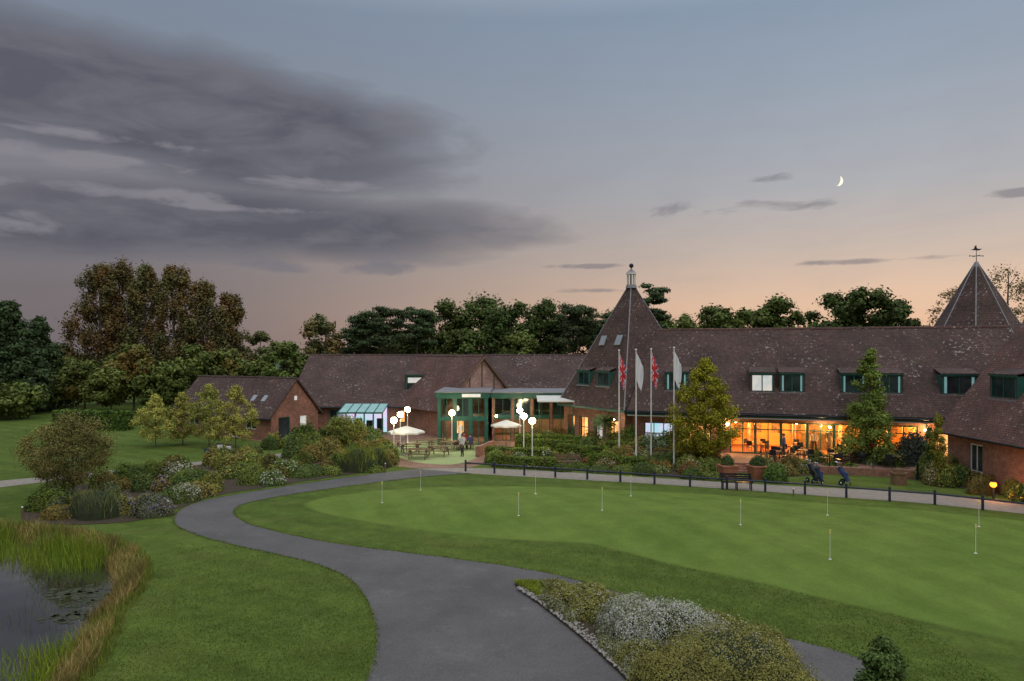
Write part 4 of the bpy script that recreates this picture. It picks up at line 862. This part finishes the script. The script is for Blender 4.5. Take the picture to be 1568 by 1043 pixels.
# ------------------------------------------------------------------ HEDGES AND SHRUBS
hedge('clipped_hedge',(-48,76),(-39.5,74),1.5,1.9,(.08,.14,.03),.14)
H_=(.115,.165,.035)
for a,b,w,h in [((745,703),(835,706),.9,.9),((755,714),(850,719),.8,.75),((790,690),(890,692),1,1.3),((855,703),(930,708),.9,1.1),((905,716),(985,722),.9,.9),((820,697),(880,698),.8,1.2),((930,700),(985,704),1,1.2)]:
    hedge('clipped_hedge',S(*a),S(*b),w,h,H_,.075)
cols=[(.10,.15,.035),(.15,.195,.05),(.08,.12,.035),(.20,.205,.055),(.17,.14,.045),(.11,.16,.05),(.22,.20,.065)]
def band(front,back,n,hr,rr,leaf,fl=(),fp=.3):
    f_=np.array([S(*p) for p in front]);b_=np.array([S(*p) for p in back])
    def at(A_,t): k=t*(len(A_)-1);i=min(int(k),len(A_)-2);return A_[i]+(A_[i+1]-A_[i])*(k-i)
    for i in range(n):
        t=(i+rng.uniform(0,1))/n;q=rng.uniform(0,1); p=at(f_,t)*(1-q)+at(b_,t)*q; h=rng.uniform(*hr)*(.75+.5*q); r=rng.uniform(*rr); ff=None;fr=0
        if fl and rng.uniform()<fp: ff=fl[rng.integers(len(fl))];fr=rng.uniform(.05,.2)
        shrub('garden_shrub',p[0],p[1],r,r*rng.uniform(.7,1.1),h,cols[rng.integers(len(cols))],leaf*rng.uniform(.7,1.2),5,.9,ff,fr,mat='leafA' if rng.uniform()<.12 else 'leaf')
band([(45,800),(130,800),(205,797),(252,786)],[(75,768),(150,745),(200,735),(245,728)],18,(.6,1.2),(.6,1.2),.055,('flw','flp'),.2)
band([(265,778),(310,760),(370,750),(430,741),(500,733),(560,724),(600,715)],[(260,730),(320,712),(390,704),(450,700),(500,696),(560,694),(590,696)],54,(.7,1.5),(.7,1.25),.065,('fly','flw','fly','flr'),.32)
shrub('tall_ornamental_grass',*S(150,792),1.5,1.0,1.5,(.13,.16,.07),.11,4,1.0,spiky=True); shrub('lavender_bush',*S(230,790),1.1,.8,1.15,(.14,.16,.09),.05,4,1,'flp',.2)
shrub('white_flower_bush',*S(280,768),.9,.8,1.0,(.14,.17,.06),.05,4,1,'flw',.3); shrub('white_flower_bush',*S(272,738),1.3,.9,1.3,(.14,.17,.07),.06,4,1,'flw',.3)
shrub('tall_ornamental_grass',*S(548,722),1.5,1.0,1.8,(.22,.26,.06),.11,4,1.0,spiky=True); shrub('tall_ornamental_grass',*S(578,716),1.0,.8,1.6,(.21,.25,.06),.1,3,1.0,spiky=True)
band([(450,693),(520,690),(575,686)],[(450,680),(520,676),(580,674)],14,(1.,2.),(.9,1.5),.085)
band([(370,700),(440,694)],[(380,690),(445,683)],5,(.7,1.1),(.7,1.1),.08)
band([(750,716),(850,722),(950,729),(1040,737),(1098,740)],[(760,700),(860,700),(960,702),(1040,706),(1095,710)],50,(.5,1.15),(.5,1.0),.06,('flw','fly','flr','flw'),.25)
band([(800,690),(900,694)],[(810,680),(905,680)],10,(.8,1.7),(.7,1.1),.08)
band([(900,700),(960,702),(1060,708)],[(900,694),(960,696),(1060,702)],14,(1.2,2.0),(.8,1.2),.08)
band([(1168,734),(1250,726),(1330,722),(1395,728)],[(1168,722),(1250,715),(1330,712),(1395,712)],24,(.6,1.2),(.55,1.0),.06,('flw','flr','flw'),.3)
band([(1415,745),(1480,755),(1560,768),(1640,780)],[(1420,728),(1480,732),(1560,742),(1640,750)],28,(.8,1.5),(.6,1.0),.055,('flr','flw','fly'),.25)
shrub('dark_yew_bush',*S(1398,722),1.5,1.2,2.6,(.05,.06,.045),.09,5); shrub('round_box_bush',*S(1187,738),.95,.9,1.15,(.10,.17,.04),.05,1); shrub('fern_bush',*S(1000,703),1.6,1.2,1.9,(.17,.23,.13),.09,5); shrub('dark_red_bush',*S(1300,716),1.2,1.0,1.4,(.12,.055,.04),.07,4)
# island mounds
z=.10; OL=(.205,.205,.065)
for px,py,rx,ry,h in ((850,908,.7,.45,.36),(868,924,.9,.6,.5),(905,928,1.0,.6,.62),(925,948,1.1,.8,.72),(900,948,.8,.6,.55)): shrub('low_heath_shrub',*S(px,py),rx,ry,h,OL,.03,5,1.1,'silver',.08,z0=z,rot=-.6)
shrub('white_heather_mound',*S(962,972),1.05,.95,1.0,(.23,.25,.14),.026,4,1.3,'silver',.5,z0=z)
shrub('white_heather_mound',*S(1040,1000),1.8,1.2,1.2,(.22,.24,.13),.026,6,1.3,'flw',.5,z0=z,rot=-.5)
shrub('clipped_mound_shrub',*S(1128,1058),2.15,1.65,1.42,OL,.024,5,1.5,'silver',.05,z0=z,rot=-.5,spread=(.15,.35)); shrub('clipped_mound_shrub',*S(1045,1080),1.35,1.05,1.15,OL,.024,4,1.4,z0=z)
shrub('clipped_mound_shrub',*S(1160,1012),1.1,.8,.8,OL,.026,4,1.3,z0=z,rot=-.5); shrub('low_heath_shrub',*S(985,1020),.8,.6,.55,OL,.028,4,1.2,'silver',.15,z0=z); shrub('low_heath_shrub',*S(1100,972),1.0,.6,.5,OL,.028,4,1.2,z0=z,rot=-.5)
shrub('clipped_mound_shrub',*S(1200,1100),1.2,1.0,1.0,OL,.026,4,1.2,z0=z)
for i in range(34):
    t=rng.uniform(.12,1);k=t*(len(edge)-1.01);j=int(k);u_=k-j; ex=edge[j][0]*(1-u_)+edge[j+1][0]*u_+rng.uniform(.25,.6); ey=edge[j][1]*(1-u_)+edge[j+1][1]*u_+rng.uniform(.1,.4)
    shrub('creeping_shrub',ex,ey,rng.uniform(.18,.4),rng.uniform(.18,.35),rng.uniform(.1,.28),(.18,.19,.085),.026,3,1,'silver',.2,z0=z)
tip=np.array([S(786,896),S(840,897),S(875,918),S(830,922)])
a,b_=rng.uniform(0,1,(2,3500)); q=(tip[0]*(1-a)[:,None]+tip[1]*a[:,None])*(1-b_)[:,None]+(tip[3]*(1-a)[:,None]+tip[2]*a[:,None])*b_[:,None]
build_np('grass_tuft',[(blades(np.column_stack([q,np.full(3500,.1)]),.16,.012,.6),'leaf',np.repeat(rng.uniform(.2,.9,3500),2))],None,(0,0,0),(.23,.28,.05))
# ------------------------------------------------------------------ MOON
d=2000; mx_=(1287-784)/F*d; mz=topz(277,d); r=14.5; mb=MB(); n=28; out=[];inn=[]
for i in range(n+1):
    t=-math.pi/2+math.pi*i/n; out.append((math.cos(t)*r,math.sin(t)*r)); inn.append((math.cos(t)*r*.42,math.sin(t)*r))
rt=math.radians(-18)
R2=lambda p:(p[0]*math.cos(rt)-p[1]*math.sin(rt),p[0]*math.sin(rt)+p[1]*math.cos(rt))
M['moon']=mat_e('moonlight_surface',(1,.93,.75),1.0,(.85,.78,.62),.05)
for i in range(n):
    a,b_,c_,e_=R2(out[i]),R2(out[i+1]),R2(inn[i+1]),R2(inn[i]); mb.face([(a[0],0,a[1]),(b_[0],0,b_[1]),(c_[0],-.5,c_[1]),(e_[0],-.5,e_[1])],'moon')
mb.build('moon',None,(mx_-r*.5,d,mz))
# ------------------------------------------------------------------ WORLD
w=bpy.data.worlds.new('World'); sc.world=w; w.use_nodes=True; nt=w.node_tree; nt.nodes.clear()
out=nd(nt,'ShaderNodeOutputWorld'); tc_=nd(nt,'ShaderNodeTexCoord').outputs['Generated']; sx=nd(nt,'ShaderNodeSeparateXYZ'); nt.links.new(tc_,sx.inputs[0]); X_,Y_,Z_=sx.outputs
rgt=ramp(nt,Z_,[(0,(.82,.47,.29)),(.06,(.82,.55,.38)),(.13,(.60,.49,.42)),(.21,(.43,.435,.46)),(.32,(.325,.375,.45)),(.42,(.255,.33,.43)),(.6,(.60,.66,.74)),(1,(1.2,1.2,1.22))])
lft=ramp(nt,Z_,[(0,(.175,.145,.155)),(.08,(.18,.158,.17)),(.18,(.205,.19,.215)),(.30,(.215,.23,.275)),(.42,(.20,.25,.33)),(.6,(.56,.62,.70)),(1,(1.2,1.2,1.22))])
fx=nd(nt,'ShaderNodeMapRange',interpolation_type='SMOOTHSTEP'); fx.inputs[1].default_value=-.58; fx.inputs[2].default_value=.52; nt.links.new(X_,fx.inputs[0])
sky=mixc(nt,fx.outputs[0],lft,rgt)
cx=nd(nt,'ShaderNodeCombineXYZ'); nt.links.new(math_(nt,'MULTIPLY',X_,2.4),cx.inputs[0]); nt.links.new(math_(nt,'MULTIPLY_ADD',Z_,7.5,math_(nt,'MULTIPLY',X_,-.3)),cx.inputs[1]); nt.links.new(math_(nt,'MULTIPLY',Y_,.6),cx.inputs[2])
cn=noise(nt,cx.outputs[0],1.15,5,.5,.5); cn2=noise(nt,cx.outputs[0],3.6,7,.58,.35)
def blob(px,py,wx,wy):
    u_=(px-784)/F;v2=(540-py)/F;nn=math.sqrt(1+u_*u_+v2*v2);a0=u_/nn;z0=v2/nn;wx=wx/F/nn;wy=wy/F/nn
    dx=math_(nt,'MULTIPLY',math_(nt,'SUBTRACT',X_,a0),1/wx);dz=math_(nt,'MULTIPLY',math_(nt,'SUBTRACT',Z_,z0),1/wy)
    return math_(nt,'SUBTRACT',1.0,math_(nt,'ADD',math_(nt,'MULTIPLY',dx,dx),math_(nt,'MULTIPLY',dz,dz)))
def union(bl):
    m_=bl[0]
    for b_ in bl[1:]: m_=math_(nt,'MAXIMUM',m_,b_)
    return m_
big=union([blob(150,150,520,100),blob(330,340,420,58),blob(420,230,270,70),blob(30,340,260,50)])
big=math_(nt,'MAXIMUM',big,-1.1)
fsum=math_(nt,'ADD',math_(nt,'MULTIPLY',big,.36),math_(nt,'ADD',math_(nt,'MULTIPLY',cn,.8),math_(nt,'MULTIPLY',cn2,.5)))
fb=ramp(nt,fsum,[(.52,0.),(.92,1.)])
front=math_(nt,'GREATER_THAN',Y_,0.0)
fb=math_(nt,'MULTIPLY',math_(nt,'MULTIPLY',fb,front),.92)
gaps=union([blob(60,236,190,17),blob(170,212,110,9),blob(230,298,170,11),blob(20,345,50,22),blob(480,282,130,9),blob(360,318,120,7)])
fg=ramp(nt,math_(nt,'ADD',math_(nt,'MAXIMUM',gaps,-2.0),math_(nt,'MULTIPLY',math_(nt,'SUBTRACT',cn2,.5),7.)),[(.0,0.),(1.6,1.)])
fg=math_(nt,'MULTIPLY',math_(nt,'MULTIPLY',fg,front),.7)
dk=mixc(nt,ramp(nt,cn2,[(.38,0.),(.62,1.)]),(.092,.094,.122),(.142,.140,.168))
sky=mixc(nt,fb,sky,dk)
sky=mixc(nt,fg,sky,(.265,.25,.28))
hz=math_(nt,'MULTIPLY',ramp(nt,cn2,[(.42,0.),(.68,1.)]),math_(nt,'MULTIPLY',front,.10)); sky=mixc(nt,hz,sky,(.22,.22,.26))
sm=union([blob(1130,319,110,13),blob(1185,273,42,7),blob(1335,399,90,5),blob(520,411,110,10),blob(1560,295,30,7),blob(880,408,60,4),blob(920,445,60,4),blob(690,350,90,6)])
fs=ramp(nt,math_(nt,'ADD',math_(nt,'MAXIMUM',sm,-2.0),math_(nt,'MULTIPLY',math_(nt,'SUBTRACT',cn2,.5),7.)),[(.0,0.),(1.7,1.)])
sky=mixc(nt,math_(nt,'MULTIPLY',math_(nt,'MULTIPLY',fs,front),.6),sky,(.17,.165,.195))
b1=nd(nt,'ShaderNodeBackground'); nt.links.new(sky,b1.inputs[0]); b1.inputs[1].default_value=1.0
ns=nd(nt,'ShaderNodeTexSky',sky_type='NISHITA'); ns.sun_disc=False; ns.sun_elevation=math.radians(2); ns.sun_rotation=math.radians(60)
b2=nd(nt,'ShaderNodeBackground'); nt.links.new(ns.outputs[0],b2.inputs[0]); b2.inputs[1].default_value=.003
ad=nd(nt,'ShaderNodeAddShader'); nt.links.new(b1.outputs[0],ad.inputs[0]); nt.links.new(b2.outputs[0],ad.inputs[1]); nt.links.new(ad.outputs[0],out.inputs[0])
l=bpy.data.lights.new('sun','SUN'); l.energy=.6; l.angle=math.radians(50); l.color=(1,.88,.78); o=bpy.data.objects.new('sun',l); sc.collection.objects.link(o); o.rotation_euler=(math.radians(48),0,math.radians(25))
# ------------------------------------------------------------------ CAMERA
cam=bpy.data.cameras.new('camera'); cam.sensor_width=36; cam.lens=36*F/1568; cam.shift_y=18.5/1568; cam.clip_end=6000; cam.clip_start=.1
o=bpy.data.objects.new('camera',cam); sc.collection.objects.link(o); o.location=(0,0,CAMH); o.rotation_euler=(math.pi/2,0,0); sc.camera=o
sc.view_settings.view_transform='Standard'; sc.view_settings.look='None'; sc.view_settings.exposure=0
